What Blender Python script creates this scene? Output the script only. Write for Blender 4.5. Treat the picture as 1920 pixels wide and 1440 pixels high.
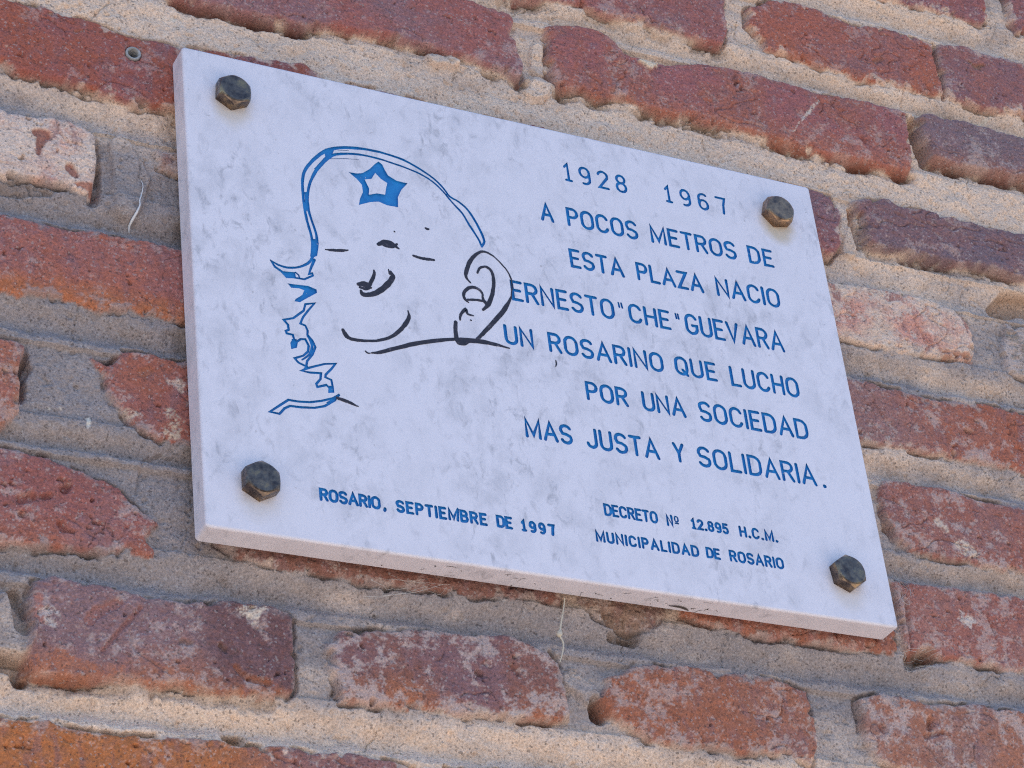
import bpy, bmesh, math, random
import numpy as np
from mathutils import Vector, Matrix
from mathutils.geometry import delaunay_2d_cdt

for o in list(bpy.data.objects):
    bpy.data.objects.remove(o, do_unlink=True)
scene = bpy.context.scene
COL = scene.collection
random.seed(7)

# ------------------------------------------------------------------ camera
# world: x right along the wall, y into the wall, z up; the plaque's front face is y = 0,
# its centre (0, 0, ZC); metres
ZC = 2.35
CAM_R = np.array([[0.89269888, -0.43850921, -0.10391525],      # camera right
                  [0.16013068, 0.52419430, -0.83640809],       # camera down
                  [0.42124443, 0.73002055, 0.53816645]])       # camera forward
CAM_C = np.array([-0.62960517, -1.05338541, -0.8107708])       # relative to the plaque centre
FOCAL = 5094.27 / 1920.0                                       # in picture widths
cam_data = bpy.data.cameras.new('camera')
cam = bpy.data.objects.new('camera', cam_data)
COL.objects.link(cam)
cam_data.sensor_width = 36.0
cam_data.lens = FOCAL * 36.0
cam_data.clip_start = 0.05
cam_data.clip_end = 2000.0
m = Matrix.Identity(4)
for i in range(3):
    m[i][0] = CAM_R[0][i]
    m[i][1] = -CAM_R[1][i]
    m[i][2] = -CAM_R[2][i]
m[0][3], m[1][3], m[2][3] = CAM_C[0], CAM_C[1], CAM_C[2] + ZC
cam.matrix_world = m
scene.camera = cam

# ------------------------------------------------------------------ light
SUN_EL, SUN_AZ = math.radians(78), math.radians(8)     # the sun stands high behind the wall
SKY, SUN, EXPO = 0.15, 3.0, 1.0
world = bpy.data.worlds.new('World')
scene.world = world
world.use_nodes = True
wn = world.node_tree
sky = wn.nodes.new('ShaderNodeTexSky')
sky.sky_type = 'NISHITA'
sky.sun_disc = False
sky.sun_elevation = SUN_EL
sky.sun_rotation = SUN_AZ
sky.air_density = 1.0
sky.dust_density = 0.3
sky.ozone_density = 5.0
bg = wn.nodes['Background']
bg.inputs['Strength'].default_value = SKY
wn.links.new(sky.outputs['Color'], bg.inputs['Color'])
sd = bpy.data.lights.new('sun', 'SUN')
sd.energy = SUN
sd.angle = math.radians(0.5)
sd.color = (1.0, 0.94, 0.85)
sun = bpy.data.objects.new('sun', sd)
COL.objects.link(sun)
d = Vector((math.sin(SUN_AZ) * math.cos(SUN_EL), math.cos(SUN_AZ) * math.cos(SUN_EL), math.sin(SUN_EL)))
sun.rotation_euler = d.to_track_quat('Z', 'Y').to_euler()
sun.location = (0, 3, 6)
scene.view_settings.view_transform = 'Standard'
scene.view_settings.look = 'None'
scene.view_settings.exposure = EXPO
scene.view_settings.gamma = 1.0
scene.view_settings.use_curve_mapping = False
scene.cycles.use_denoising = False          # keep the fine grain of the stone and sand
scene.cycles.filter_width = 1.15

# ------------------------------------------------------------------ helpers
def unproj(px, y):
    """a point of the photograph (1920 x 1440) to plaque/wall millimetres (x, z) on the plane at depth y (m)"""
    px = np.atleast_2d(np.array(px, float))
    f = FOCAL * 1920
    dd = np.c_[(px[:, 0] - 960) / f, (px[:, 1] - 720) / f, np.ones(len(px))] @ CAM_R
    t = (y - CAM_C[1]) / dd[:, 1]
    q = (CAM_C + dd * t[:, None]) * 1000
    return q[:, [0, 2]]

def s2l(c):
    c = np.array(c, float) / 255.0
    return np.where(c <= 0.04045, c / 12.92, ((c + 0.055) / 1.055) ** 2.4)

ILLUM = np.array([0.55, 0.605, 0.71])
def alb(c):
    """a colour as the eye reads it under this blue shade, to a base colour"""
    r = np.maximum(s2l(c) / ILLUM, 0.01)
    return r * min(1.0, 0.80 / r.max())

def clay(c):
    c = np.array(c, float)
    return alb((c + (np.array([108, 100, 106]) - c) * 0.30) * 0.92) * np.array([1.0, 1.0, 0.96])

RNG = np.random.RandomState(11)
PERM = RNG.permutation(256)
PERM = np.concatenate([PERM, PERM]).astype(np.int32)
GA = np.linspace(0, 2 * np.pi, 256, endpoint=False)
GX, GZ = np.cos(GA).astype(np.float32), np.sin(GA).astype(np.float32)
def gnoise(x, z, seed=0):
    x = x + seed * 17.31; z = z - seed * 9.77
    xi = np.floor(x).astype(np.int32); zi = np.floor(z).astype(np.int32)
    xf = (x - xi).astype(np.float32); zf = (z - zi).astype(np.float32)
    u = xf * xf * xf * (xf * (xf * 6 - 15) + 10); v = zf * zf * zf * (zf * (zf * 6 - 15) + 10)
    def g(ix, iz, fx, fz):
        h = PERM[PERM[ix & 255] + (iz & 255)]
        return GX[h] * fx + GZ[h] * fz
    a = g(xi, zi, xf, zf); b = g(xi + 1, zi, xf - 1, zf)
    c = g(xi, zi + 1, xf, zf - 1); e = g(xi + 1, zi + 1, xf - 1, zf - 1)
    return ((a + (b - a) * u) * (1 - v) + (c + (e - c) * u) * v) * 1.5
def fbm(x, z, scale, octaves, seed=0, gain=0.5):
    r = 0; a = 1.0; t = 0; s = scale
    for k in range(octaves):
        r = r + a * gnoise(x / s, z / s, seed + k * 3)
        t += a; a *= gain; s *= 0.5
    return r / t
def sstep(a, b, v):
    t = np.clip((v - a) / (b - a), 0, 1)
    return t * t * (3 - 2 * t)

def poly_sdf(poly, x, z):
    """signed distance (mm), positive inside"""
    poly = np.asarray(poly, float)
    n = len(poly)
    dm = np.full(x.shape, 1e9)
    ins = np.zeros(x.shape, bool)
    for i in range(n):
        ax, az = poly[i]; bx, bz = poly[(i + 1) % n]
        ex, ez = bx - ax, bz - az
        L = ex * ex + ez * ez + 1e-12
        t = np.clip(((x - ax) * ex + (z - az) * ez) / L, 0, 1)
        dm = np.minimum(dm, (x - ax - t * ex) ** 2 + (z - az - t * ez) ** 2)
        if az != bz:
            ins ^= ((az > z) != (bz > z)) & (x < (bx - ax) * (z - az) / (bz - az) + ax)
    dm = np.sqrt(dm)
    return np.where(ins, dm, -dm)
def line_dist(pts, x, z, ws=None):
    """distance to a polyline; with widths, distance minus half width"""
    pts = np.asarray(pts, float)
    best = np.full(x.shape, 1e9)
    for i in range(len(pts) - 1):
        ax, az = pts[i]; bx, bz = pts[i + 1]
        ex, ez = bx - ax, bz - az
        t = np.clip(((x - ax) * ex + (z - az) * ez) / (ex * ex + ez * ez + 1e-12), 0, 1)
        dd = np.hypot(x - ax - t * ex, z - az - t * ez)
        if ws is not None:
            dd = dd - 0.5 * (ws[i] + (ws[i + 1] - ws[i]) * t)
        best = np.minimum(best, dd)
    return best

def mesh_obj(name, verts, faces, mat=None, parent=None, smooth=False):
    me = bpy.data.meshes.new(name)
    me.from_pydata([tuple(v) for v in verts], [], [tuple(f) for f in faces])
    me.update()
    o = bpy.data.objects.new(name, me)
    COL.objects.link(o)
    if mat: me.materials.append(mat)
    if parent: o.parent = parent
    if smooth:
        for p in me.polygons: p.use_smooth = True
    return o
def tag(o, label=None, cat=None, group=None, kind=None):
    if label: o['label'] = label
    if cat: o['category'] = cat
    if group: o['group'] = group
    if kind: o['kind'] = kind
    return o

class NT:
    """small helper around a node tree"""
    def __init__(self, name):
        self.m = bpy.data.materials.new(name); self.m.use_nodes = True
        self.t = self.m.node_tree; self.b = self.t.nodes['Principled BSDF']
    def n(self, kind, **kw):
        nd = self.t.nodes.new(kind)
        for k, v in kw.items(): setattr(nd, k, v)
        return nd
    def l(self, a, b): self.t.links.new(a, b)
    def noise(self, co, scale, detail=4, rough=0.55, dist=0.0):
        nd = self.n('ShaderNodeTexNoise'); nd.inputs['Scale'].default_value = scale
        nd.inputs['Detail'].default_value = detail; nd.inputs['Roughness'].default_value = rough
        nd.inputs['Distortion'].default_value = dist
        self.l(co, nd.inputs['Vector']); return nd.outputs['Fac']
    def ramp(self, f, stops):
        nd = self.n('ShaderNodeValToRGB'); e = nd.color_ramp.elements
        while len(e) < len(stops): e.new(0.5)
        for el, (p, c) in zip(e, stops):
            el.position = p; el.color = c if isinstance(c, tuple) else (c, c, c, 1)
        self.l(f, nd.inputs['Fac']); return nd.outputs['Color']
    def mix(self, fac, a, b, mode='MIX'):
        nd = self.n('ShaderNodeMix', data_type='RGBA', blend_type=mode)
        for s, v in ((nd.inputs[0], fac), (nd.inputs[6], a), (nd.inputs[7], b)):
            if hasattr(v, 'links'): self.l(v, s)
            else: s.default_value = v if not isinstance(v, tuple) or len(v) == 4 else (*v, 1)
        return nd.outputs[2]
    def math(self, op, a, b=0.0):
        nd = self.n('ShaderNodeMath', operation=op)
        for s, v in ((nd.inputs[0], a), (nd.inputs[1], b)):
            if hasattr(v, 'links'): self.l(v, s)
            else: s.default_value = v
        return nd.outputs[0]
    def bump(self, h, strength, dist):
        nd = self.n('ShaderNodeBump'); nd.inputs['Strength'].default_value = strength
        nd.inputs['Distance'].default_value = dist
        self.l(h, nd.inputs['Height']); self.l(nd.outputs[0], self.b.inputs['Normal'])
        return nd
    def set(self, **kw):
        for k, v in kw.items():
            s = self.b.inputs[k.replace('_', ' ')]
            if hasattr(v, 'links'): self.l(v, s)
            else: s.default_value = v if not isinstance(v, tuple) or len(v) == 4 else (*v, 1)

# ------------------------------------------------------------------ ground
g = NT('dark_ground')  # unseen ground, made dark so less light bounces onto the plaque's front
tc = g.n('ShaderNodeTexCoord').outputs['Object']
g.set(Base_Color=g.ramp(g.noise(tc, 3.0, 6), [(0.3, (0.05, 0.05, 0.055, 1)), (0.7, (0.085, 0.08, 0.085, 1))]), Roughness=0.9)
ground = mesh_obj('ground', [(-300, -300, -0.12), (300, -300, -0.12), (300, 300, -0.12), (-300, 300, -0.12)], [(0, 1, 2, 3)], g.m)
tag(ground, kind='structure')
g = NT('bounce_paving')  # unseen bright strip added to bounce warm light onto the plaque's underside
tc = g.n('ShaderNodeTexCoord').outputs['Object']
g.set(Base_Color=g.ramp(g.noise(tc, 3.0, 6), [(0.3, (0.64, 0.56, 0.455, 1)), (0.7, (0.74, 0.65, 0.535, 1))]), Roughness=0.9)
X0, X1, Y0, Y1 = -12.0, 12.0, -3.4, 3.0
bounce_pave = mesh_obj('bounce_pavement', [(X0, Y0, -0.12), (X1, Y0, -0.12), (X1, Y1, -0.12), (X0, Y1, -0.12), (X0, Y0, 0), (X1, Y0, 0), (X1, Y1, 0), (X0, Y1, 0)],
                [(4, 5, 6, 7), (0, 1, 5, 4), (1, 2, 6, 5), (2, 3, 7, 6), (3, 0, 4, 7)], g.m)
tag(bounce_pave, kind='structure')

# ------------------------------------------------------------------ brick wall
WALL_Y = 0.0170            # the bricks' nominal face
def axis(lo, hi, a, b, step, growth, mx):
    mid = list(np.arange(a, b + step * 0.5, step))
    left = []; s = step; p = a
    while p > lo:
        s = min(s * growth, mx); p -= s; left.append(p)
    right = []; s = step; p = mid[-1]
    while p < hi:
        s = min(s * growth, mx); p += s; right.append(p)
    return np.array(left[::-1] + mid + right)
STEP = 0.70
WALL_TOP = 900.0
xs = axis(-1900, 2000, -312, 438, STEP, 1.05, 14)
zs = axis(-ZC * 1000, WALL_TOP, -288, 384, STEP, 1.05, 14)
X, Z = np.meshgrid(xs, zs)
X = X.astype(np.float32); Z = Z.astype(np.float32)
NZ, NX = X.shape

# bricks traced from the photograph: (points, main colour, second colour, how mixed, face height mm, bloom, pits, edge wear)
BR = {}
def brick(name, pts, c1, c2, mixm='noise', h=0.0, bloom=0.3, pits=0.4, stretch=None, dark=0.3, orange=0.0, mm=False, bcol=(176, 160, 160)):
    q = np.array(pts, float) if mm else unproj(pts, WALL_Y)
    if stretch == 'R': q[q[:, 0] > -206, 0] += 110
    if stretch == 'L': q[q[:, 0] < 222, 0] -= 110
    BR[name] = dict(p=q, c1=(alb if name in ('c', 'z') else clay)(c1), c2=(alb if name in ('c', 'z') else clay)(c2), mix=mixm, h=h, bloom=bloom, pits=pits, dark=dark, orange=orange, bcol=alb(np.array(bcol) * (1.02 if name in ('c', 'z') else 0.9)))
RED, PINK, PURP, ORNG, GREY, DARK = (160, 78, 58), (160, 88, 84), (128, 86, 96), (178, 98, 52), (112, 90, 104), (104, 66, 68)
brick('a', [(-40,-20),(20,0),(67,7),(130,27),(167,35),(207,50),(233,63),(277,72),(333,82),(430,97),(520,110),(573,117),(606,140),(600,180),(500,240),(320,203),(290,197),(233,187),(167,170),(110,150),(33,133),(0,110),(-40,100)], (158,74,54), (146,74,72), 'noise', 0.5, 0.10, 0.35)
brick('b', [(-96,118),(-97,160),(-90,168),(-60,167),(-20,164),(20,167),(55,164),(80,162),(85,157),(150,155),(165,163),(190,166),(230,164),(234,150),(230,138),(232,128),(222,117),(60,120)], (148,84,84), (128,86,98), 'noise', 0.3, 0.15, 0.3, mm=True)
brick('c', [(-30,190),(0,203),(50,213),(100,215),(140,230),(170,243),(183,258),(185,270),(183,300),(185,330),(184,350),(181,372),(160,365),(130,350),(95,345),(60,335),(30,335),(0,328),(-30,320)], (192,172,164), (170,134,126), 'noise', 0.6, 0.75, 0.6, bcol=(200,184,178), dark=0.1)
brick('c2', [(285,262),(305,275),(330,285),(330,385),(318,345),(300,312)], (168,140,128), (160,110,98), 'noise', -1.5, 0.6, 0.4, 'R')
brick('d', [(-40,395),(0,400),(40,410),(80,420),(150,430),(230,443),(300,457),(335,463),(338,600),(310,597),(300,590),(240,582),(170,578),(120,560),(80,555),(33,552),(0,547),(-40,540)], (168,88,70), (156,88,84), 'noise', 1.0, 0.12, 0.35, 'R', orange=0.8)
brick('e', [(-40,620),(0,630),(25,637),(45,647),(50,660),(47,680),(40,695),(43,710),(42,735),(35,755),(37,770),(25,790),(0,800),(-40,790)], (160,86,78), (164,96,70), 'noise', 0.8, 0.35, 0.4, orange=0.5)
brick('f', [(177,668),(195,674),(212,678),(225,668),(233,657),(260,655),(300,665),(345,680),(350,832),(325,825),(305,825),(290,815),(260,800),(245,785),(230,765),(213,748),(200,725),(198,705),(183,682)], (160,84,66), (152,84,78), 'noise', -0.5, 0.45, 0.5, 'R')
brick('g', [(-40,830),(0,835),(30,840),(60,847),(110,865),(150,878),(170,890),(200,900),(230,920),(250,940),(270,955),(290,970),(298,978),(290,990),(278,1005),(277,1015),(290,1030),(293,1045),(285,1042),(240,1035),(200,1037),(140,1028),(90,1022),(50,1025),(0,1017),(-40,1015)], (146,78,74), (150,92,92), 'noise', 0.6, 0.40, 0.95, orange=0.35)
brick('h', [(-186,-108),(-186,-146),(-176,-153),(-150,-157),(-122,-156),(-100,-159),(-93,-157),(-63,-157),(-33,-155),(2,-153),(6,-110)], (118,72,62), (110,74,70), 'noise', -0.5, 0.15, 0.5, mm=True)
brick('i', [(14,-112),(12,-150),(22,-158),(40,-162),(58,-160),(66,-150),(66,-112)], (120,90,84), (140,112,100), 'noise', -3.0, 0.5, 0.9, mm=True)
brick('j', [(74,-108),(74,-150),(92,-154),(112,-156),(150,-157),(190,-156),(208,-158),(212,-150),(212,-108)], (152,82,58), (150,90,76), 'noise', -0.4, 0.25, 0.4, mm=True)
brick('k', [(1675,1090),(1700,1087),(1740,1093),(1800,1103),(1860,1110),(1920,1120),(1990,1130),(1990,1268),(1920,1258),(1860,1247),(1790,1238),(1765,1235),(1745,1222),(1712,1226),(1702,1218)], (158,90,80), (160,102,94), 'noise', 0.4, 0.45, 0.5)
brick('l', [(62,1087),(100,1080),(140,1085),(200,1098),(270,1118),(330,1125),(350,1132),(375,1125),(390,1130),(440,1125),(500,1138),(540,1145),(553,1160),(553,1200),(555,1260),(555,1290),(548,1303),(490,1310),(420,1300),(350,1290),(280,1285),(220,1275),(130,1272),(60,1265),(45,1262),(53,1200),(55,1140)], (134,98,104), (98,62,66), 'right', 2.0, 0.35, 0.45, orange=0.7)
brick('m', [(610,1200),(640,1180),(680,1180),(780,1180),(830,1185),(915,1187),(960,1187),(1000,1205),(1030,1225),(1050,1245),(1060,1280),(1068,1320),(1073,1343),(1040,1347),(960,1350),(900,1343),(830,1335),(770,1330),(700,1322),(640,1315),(633,1305),(640,1285),(620,1260),(612,1230)], (128,78,72), (122,82,90), 'noise', 1.2, 0.75, 0.4, orange=0.6)
brick('n', [(1140,1270),(1170,1255),(1190,1247),(1250,1244),(1290,1250),(1350,1262),(1400,1263),(1440,1268),(1480,1280),(1515,1295),(1523,1320),(1530,1350),(1535,1385),(1530,1410),(1520,1432),(1495,1425),(1485,1410),(1440,1415),(1390,1412),(1340,1402),(1280,1400),(1215,1390),(1200,1375),(1170,1358),(1150,1345),(1135,1340),(1130,1310)], (160,86,58), (158,92,70), 'noise', 1.0, 0.45, 0.25)
brick('o', [(1610,1310),(1625,1305),(1660,1300),(1690,1305),(1740,1320),(1790,1320),(1850,1322),(1920,1335),(1990,1345),(1990,1490),(1800,1460),(1700,1445),(1655,1432),(1640,1415),(1625,1390),(1620,1360)], (164,100,78), (150,104,96), 'noise', 1.0, 0.65, 0.4)
brick('p', [(-40,1338),(0,1345),(80,1350),(150,1365),(250,1375),(330,1383),(420,1387),(440,1392),(460,1395),(520,1395),(580,1407),(630,1410),(740,1425),(780,1440),(790,1500),(760,1560),(-40,1510)], (182,100,48), (140,88,86), 'right', 0.8, 0.25, 0.5)
brick('q', [(900,-30),(970,-4),(1030,2),(1090,10),(1125,28),(1180,38),(1230,50),(1280,66),(1330,80),(1357,88),(1365,72),(1362,30),(1357,0),(1350,-90),(900,-150)], (150,84,84), (140,92,98), 'noise', 2.0, 0.20, 0.4)
brick('r', [(1405,12),(1415,8),(1440,0),(1480,3),(1530,15),(1560,30),(1600,48),(1650,52),(1680,60),(1730,75),(1754,82),(1750,95),(1753,112),(1763,140),(1770,180),(1740,175),(1700,165),(1660,157),(1600,145),(1550,128),(1500,110),(1470,97),(1435,93),(1430,75),(1420,62),(1405,45)], (166,84,68), (156,88,82), 'noise', 1.2, 0.12, 0.35, orange=0.3)
brick('s', [(1759,83),(1800,85),(1860,105),(1920,118),(1990,130),(1990,236),(1920,217),(1860,205),(1800,190),(1777,181),(1771,160),(1761,125),(1755,97)], (134,86,94), (150,86,82), 'noise', 1.6, 0.25, 0.4)
brick('t', [(1500,-60),(1600,-14),(1657,-2),(1713,8),(1780,27),(1813,37),(1847,44),(1857,35),(1850,10),(1840,-60)], (154,82,80), (140,84,92), 'noise', 1.0, 0.2, 0.3)
brick('u', [(1880,-50),(1890,5),(1895,35),(1908,58),(1930,64),(1990,76),(1990,-30)], (150,80,76), (140,84,92), 'noise', 1.0, 0.2, 0.3)
brick('v', [(300,-70),(300,-14),(337,0),(393,14),(467,30),(533,42),(553,50),(600,50),(640,58),(690,63),(760,80),(810,95),(860,107),(900,120),(940,135),(975,150),(982,138),(973,105),(967,80),(952,68),(965,45),(957,28),(930,20),(900,12),(870,-2),(780,-30),(600,-60)], (154,84,82), (142,94,102), 'noise', 3.2, 0.20, 0.4)
brick('w', [(1023,52),(1050,49),(1090,50),(1133,63),(1160,93),(1180,106),(1207,118),(1240,124),(1280,122),(1320,123),(1363,128),(1420,143),(1467,157),(1537,178),(1580,183),(1620,192),(1680,207),(1697,213),(1700,240),(1705,270),(1707,295),(1705,325),(1690,325),(1650,313),(1600,303),(1550,292),(1500,280),(1450,265),(1400,248),(1340,235),(1280,220),(1240,215),(1193,198),(1160,184),(1113,185),(1090,172),(1057,170),(1043,160),(1030,133),(1027,100)], (154,84,88), (158,86,74), 'noise', 3.0, 0.22, 0.4, orange=0.4)
brick('x', [(1726,215),(1740,215),(1800,228),(1860,245),(1920,262),(1990,276),(1990,352),(1920,338),(1847,322),(1773,308),(1744,296),(1736,270),(1724,240)], (116,92,104), (128,96,104), 'noise', 3.0, 0.35, 0.4, orange=0.3)
brick('y', [(1600,377),(1630,372),(1660,373),(1690,385),(1740,395),(1800,412),(1860,428),(1920,440),(1990,451),(1990,540),(1920,525),(1880,510),(1813,497),(1747,487),(1717,480),(1640,463),(1626,455),(1622,430),(1612,400)], (106,86,102), (120,84,92), 'noise', 2.0, 0.25, 0.45)
brick('z', [(1540,520),(1575,527),(1650,535),(1700,548),(1750,560),(1790,580),(1815,600),(1825,630),(1830,650),(1828,672),(1800,672),(1740,665),(1690,660),(1640,648),(1610,640),(1580,640),(1560,640)], (192,170,158), (172,126,116), 'noise', 0.2, 0.78, 0.5, 'L', bcol=(196,180,172), dark=0.15)
brick('aa', [(1575,700),(1590,703),(1630,713),(1680,727),(1740,745),(1790,752),(1850,755),(1920,775),(1990,787),(1990,895),(1920,885),(1860,870),(1800,860),(1740,848),(1680,838),(1640,830),(1610,825)], (148,104,104), (164,86,64), 'right', 0.5, 0.5, 0.35, 'L')
brick('bb', [(1650,900),(1680,898),(1720,905),(1770,912),(1830,935),(1880,945),(1920,950),(1990,960),(1990,1088),(1920,1075),(1870,1065),(1830,1057),(1760,1045),(1720,1035),(1695,1025),(1680,1005),(1670,985),(1660,960),(1655,930)], (156,88,76), (152,94,88), 'noise', 0.6, 0.55, 0.4)

brick('cc', [(1888,603),(1910,606),(1990,620),(1990,716),(1915,704),(1896,694),(1884,660)], (146,134,126), (150,120,110), 'noise', -1.0, 0.8, 0.5)

# the same bond carried on around and behind them
rows = [(-229, -181), (-158, -108), (-90, -43), (-20, 27), (51, 98), (119, 168), (196, 247), (268, 318), (344, 391)]
z0 = 391.0
while z0 + 72 < WALL_TOP: rows.append((z0 + 24, z0 + 71)); z0 += 71.5
z0 = -229.0
while z0 > -ZC * 1000 + 60: rows.append((z0 - 72.5, z0 - 25)); z0 -= 72
gr = np.random.RandomState(5)
PAL = [RED, PINK, PURP, ORNG, GREY, (150, 84, 84), (146, 78, 74), (128, 78, 72)]
for ri, (zb, zt) in enumerate(rows):
    occ = []
    for b in BR.values():
        if b.get('gen'): continue
        cz = 0.5 * (b['p'][:, 1].min() + b['p'][:, 1].max())
        if abs(cz - 0.5 * (zb + zt)) < 34: occ.append((b['p'][:, 0].min(), b['p'][:, 0].max()))
    x = -1950 + gr.uniform(0, 120)
    while x < 2050:
        L = 255 if gr.rand() < 0.55 else 126
        L += gr.uniform(-6, 6)
        hit = [o for o in occ if o[0] < x + L + 14 and o[1] > x - 14]
        if hit:
            o = min(hit)
            if o[0] - 16 - x > 45: L = o[0] - 16 - x
            else: x = max(o[1] + 16, x + 1); continue
        j = lambda a: gr.uniform(-a, a)
        pts = []
        n = max(3, int(L / 35))
        for k in range(n + 1): pts.append((x + L * k / n + (j(2) if k in (0, n) else 0), zt + j(2.0)))
        for k in range(n, -1, -1): pts.append((x + L * k / n + (j(2) if k in (0, n) else 0), zb + j(2.0)))
        c1 = PAL[gr.randint(len(PAL))]; c2 = PAL[gr.randint(len(PAL))]
        brick('gen%d_%d' % (ri, int(x)), pts, c1, c2, 'noise', gr.uniform(-0.5, 2.5), gr.uniform(0.1, 0.6), gr.uniform(0.2, 0.6), mm=True, orange=gr.uniform(0, 0.6))
        BR['gen%d_%d' % (ri, int(x))]['gen'] = True
        x += L + gr.uniform(12, 24)

# mortar: bed joints pointed hollow, a little proud in places
bed = np.full(X.shape, -1.0, np.float32)                  # 0 at a joint's foot, 1 under the upper brick
srt = sorted(rows)
for k in range(len(srt) - 1):
    lo, hi = srt[k][1], srt[k + 1][0]
    v = (Z - lo) / (hi - lo)
    bed = np.where((v > -0.15) & (v < 1.15), np.clip(v, 0, 1), bed)
wob = fbm(X, Z * 2.2, 60, 3, 21)
wob2 = fbm(X, Z, 16, 4, 22)
fine = fbm(X, Z, 3.0, 3, 23, 0.65)
vv = np.where(bed >= 0, bed, 0.5) + 0.10 * wob + 0.16 * fbm(X, Z, 20, 4, 24, 0.6)
prof = np.where(vv > 0.34, -8.0 + 6.0 * sstep(0.34, 1.0, vv), -8.0 + 6.5 * (1 - sstep(0.0, 0.34, vv)))
H = np.where(bed >= 0, prof, -4.2) + 1.8 * wob + 1.5 * wob2
# the beige joint above the plaque is smeared out flush and lumpy
flush = sstep(158, 172, Z) * (1 - sstep(196, 206, Z)) + 0.6 * sstep(92, 100, Z) * (1 - sstep(118, 124, Z))
lumps = np.abs(fbm(X, Z, 30, 4, 25))
Hf = -3.6 + 5.5 * lumps - 0.07 * (180 - Z) + 0.6 * wob2
H = H * (1 - flush) + Hf * flush
mcr = np.abs(fbm(X, Z * 0.6, 38, 3, 28))
H = H - 1.5 * sstep(0.010, 0.002, mcr) * sstep(0.05, 0.25, fbm(X, Z, 60, 2, 29))
H = H + 0.42 * fine + 0.9 * fbm(X, Z, 8, 3, 26, 0.6) - 1.3 * sstep(0.34, 0.6, fbm(X, Z, 7, 2, 27))
tone = fbm(X, Z * 1.6, 90, 4, 31)
streaks = fbm(X, Z * 4.5, 70, 4, 35)
grey_side = sstep(-150, -230, X) * sstep(-190, -150, Z) * sstep(110, 60, Z)
warm = sstep(-0.45, 0.45, 0.40 * tone + 0.32 * streaks + 0.16 * wob2 + 0.40 * sstep(60, 190, Z) + 0.42 * sstep(-215, -245, Z) + 0.14 * flush - 0.45 * grey_side - 0.25 * sstep(-150, -162, Z) * sstep(-200, -185, Z) - 0.10)
mw, mg = alb((190, 170, 159)), alb((120, 113, 117))
C = (mg[None, None] * (1 - warm[..., None]) + mw[None, None] * warm[..., None]).astype(np.float32)
C *= (1 + 0.06 * wob2 + 0.16 * fbm(X, Z, 2.6, 3, 33, 0.7) + 0.10 * fbm(X, Z * 3, 40, 3, 34))[..., None]
BM = np.zeros(X.shape, np.float32)
# ragged edge of every brick
rag = 2.4 * fbm(X, Z, 16, 3, 41) + 1.7 * fbm(X, Z, 5.0, 4, 42, 0.68)
rag = rag - 2.6 * sstep(0.30, 0.46, fbm(X, Z, 10, 2, 63))
smr = fbm(X, Z, 13, 5, 64, 0.65)
gapn = fbm(X, Z, 26, 3, 43)
gap_amt = np.zeros(X.shape, np.float32)
bl_n = fbm(X, Z, 11, 5, 51, 0.74)
hue_n = fbm(X, Z, 5.0, 4, 61, 0.75)
bl_l = fbm(X, Z, 38, 2, 52)
pit_n = 0.62 * fbm(X * 0.7 + 0.3 * Z, Z * 1.1 - 0.2 * X, 10, 2, 53) + 0.55 * fbm(X, Z, 3.6, 2, 62)
pit_l = fbm(X, Z, 30, 2, 54)
rough_n = fbm(X, Z, 9, 4, 55, 0.6)
grain = fbm(X, Z, 1.6, 2, 56, 0.7)
mix_n = fbm(X, Z, 45, 4, 57)
streak = fbm(X * 1.0, Z * 0.35, 6, 3, 58)
crk = np.abs(fbm(X * 0.7, Z, 34, 3, 59))
xlo = np.searchsorted; 
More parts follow.
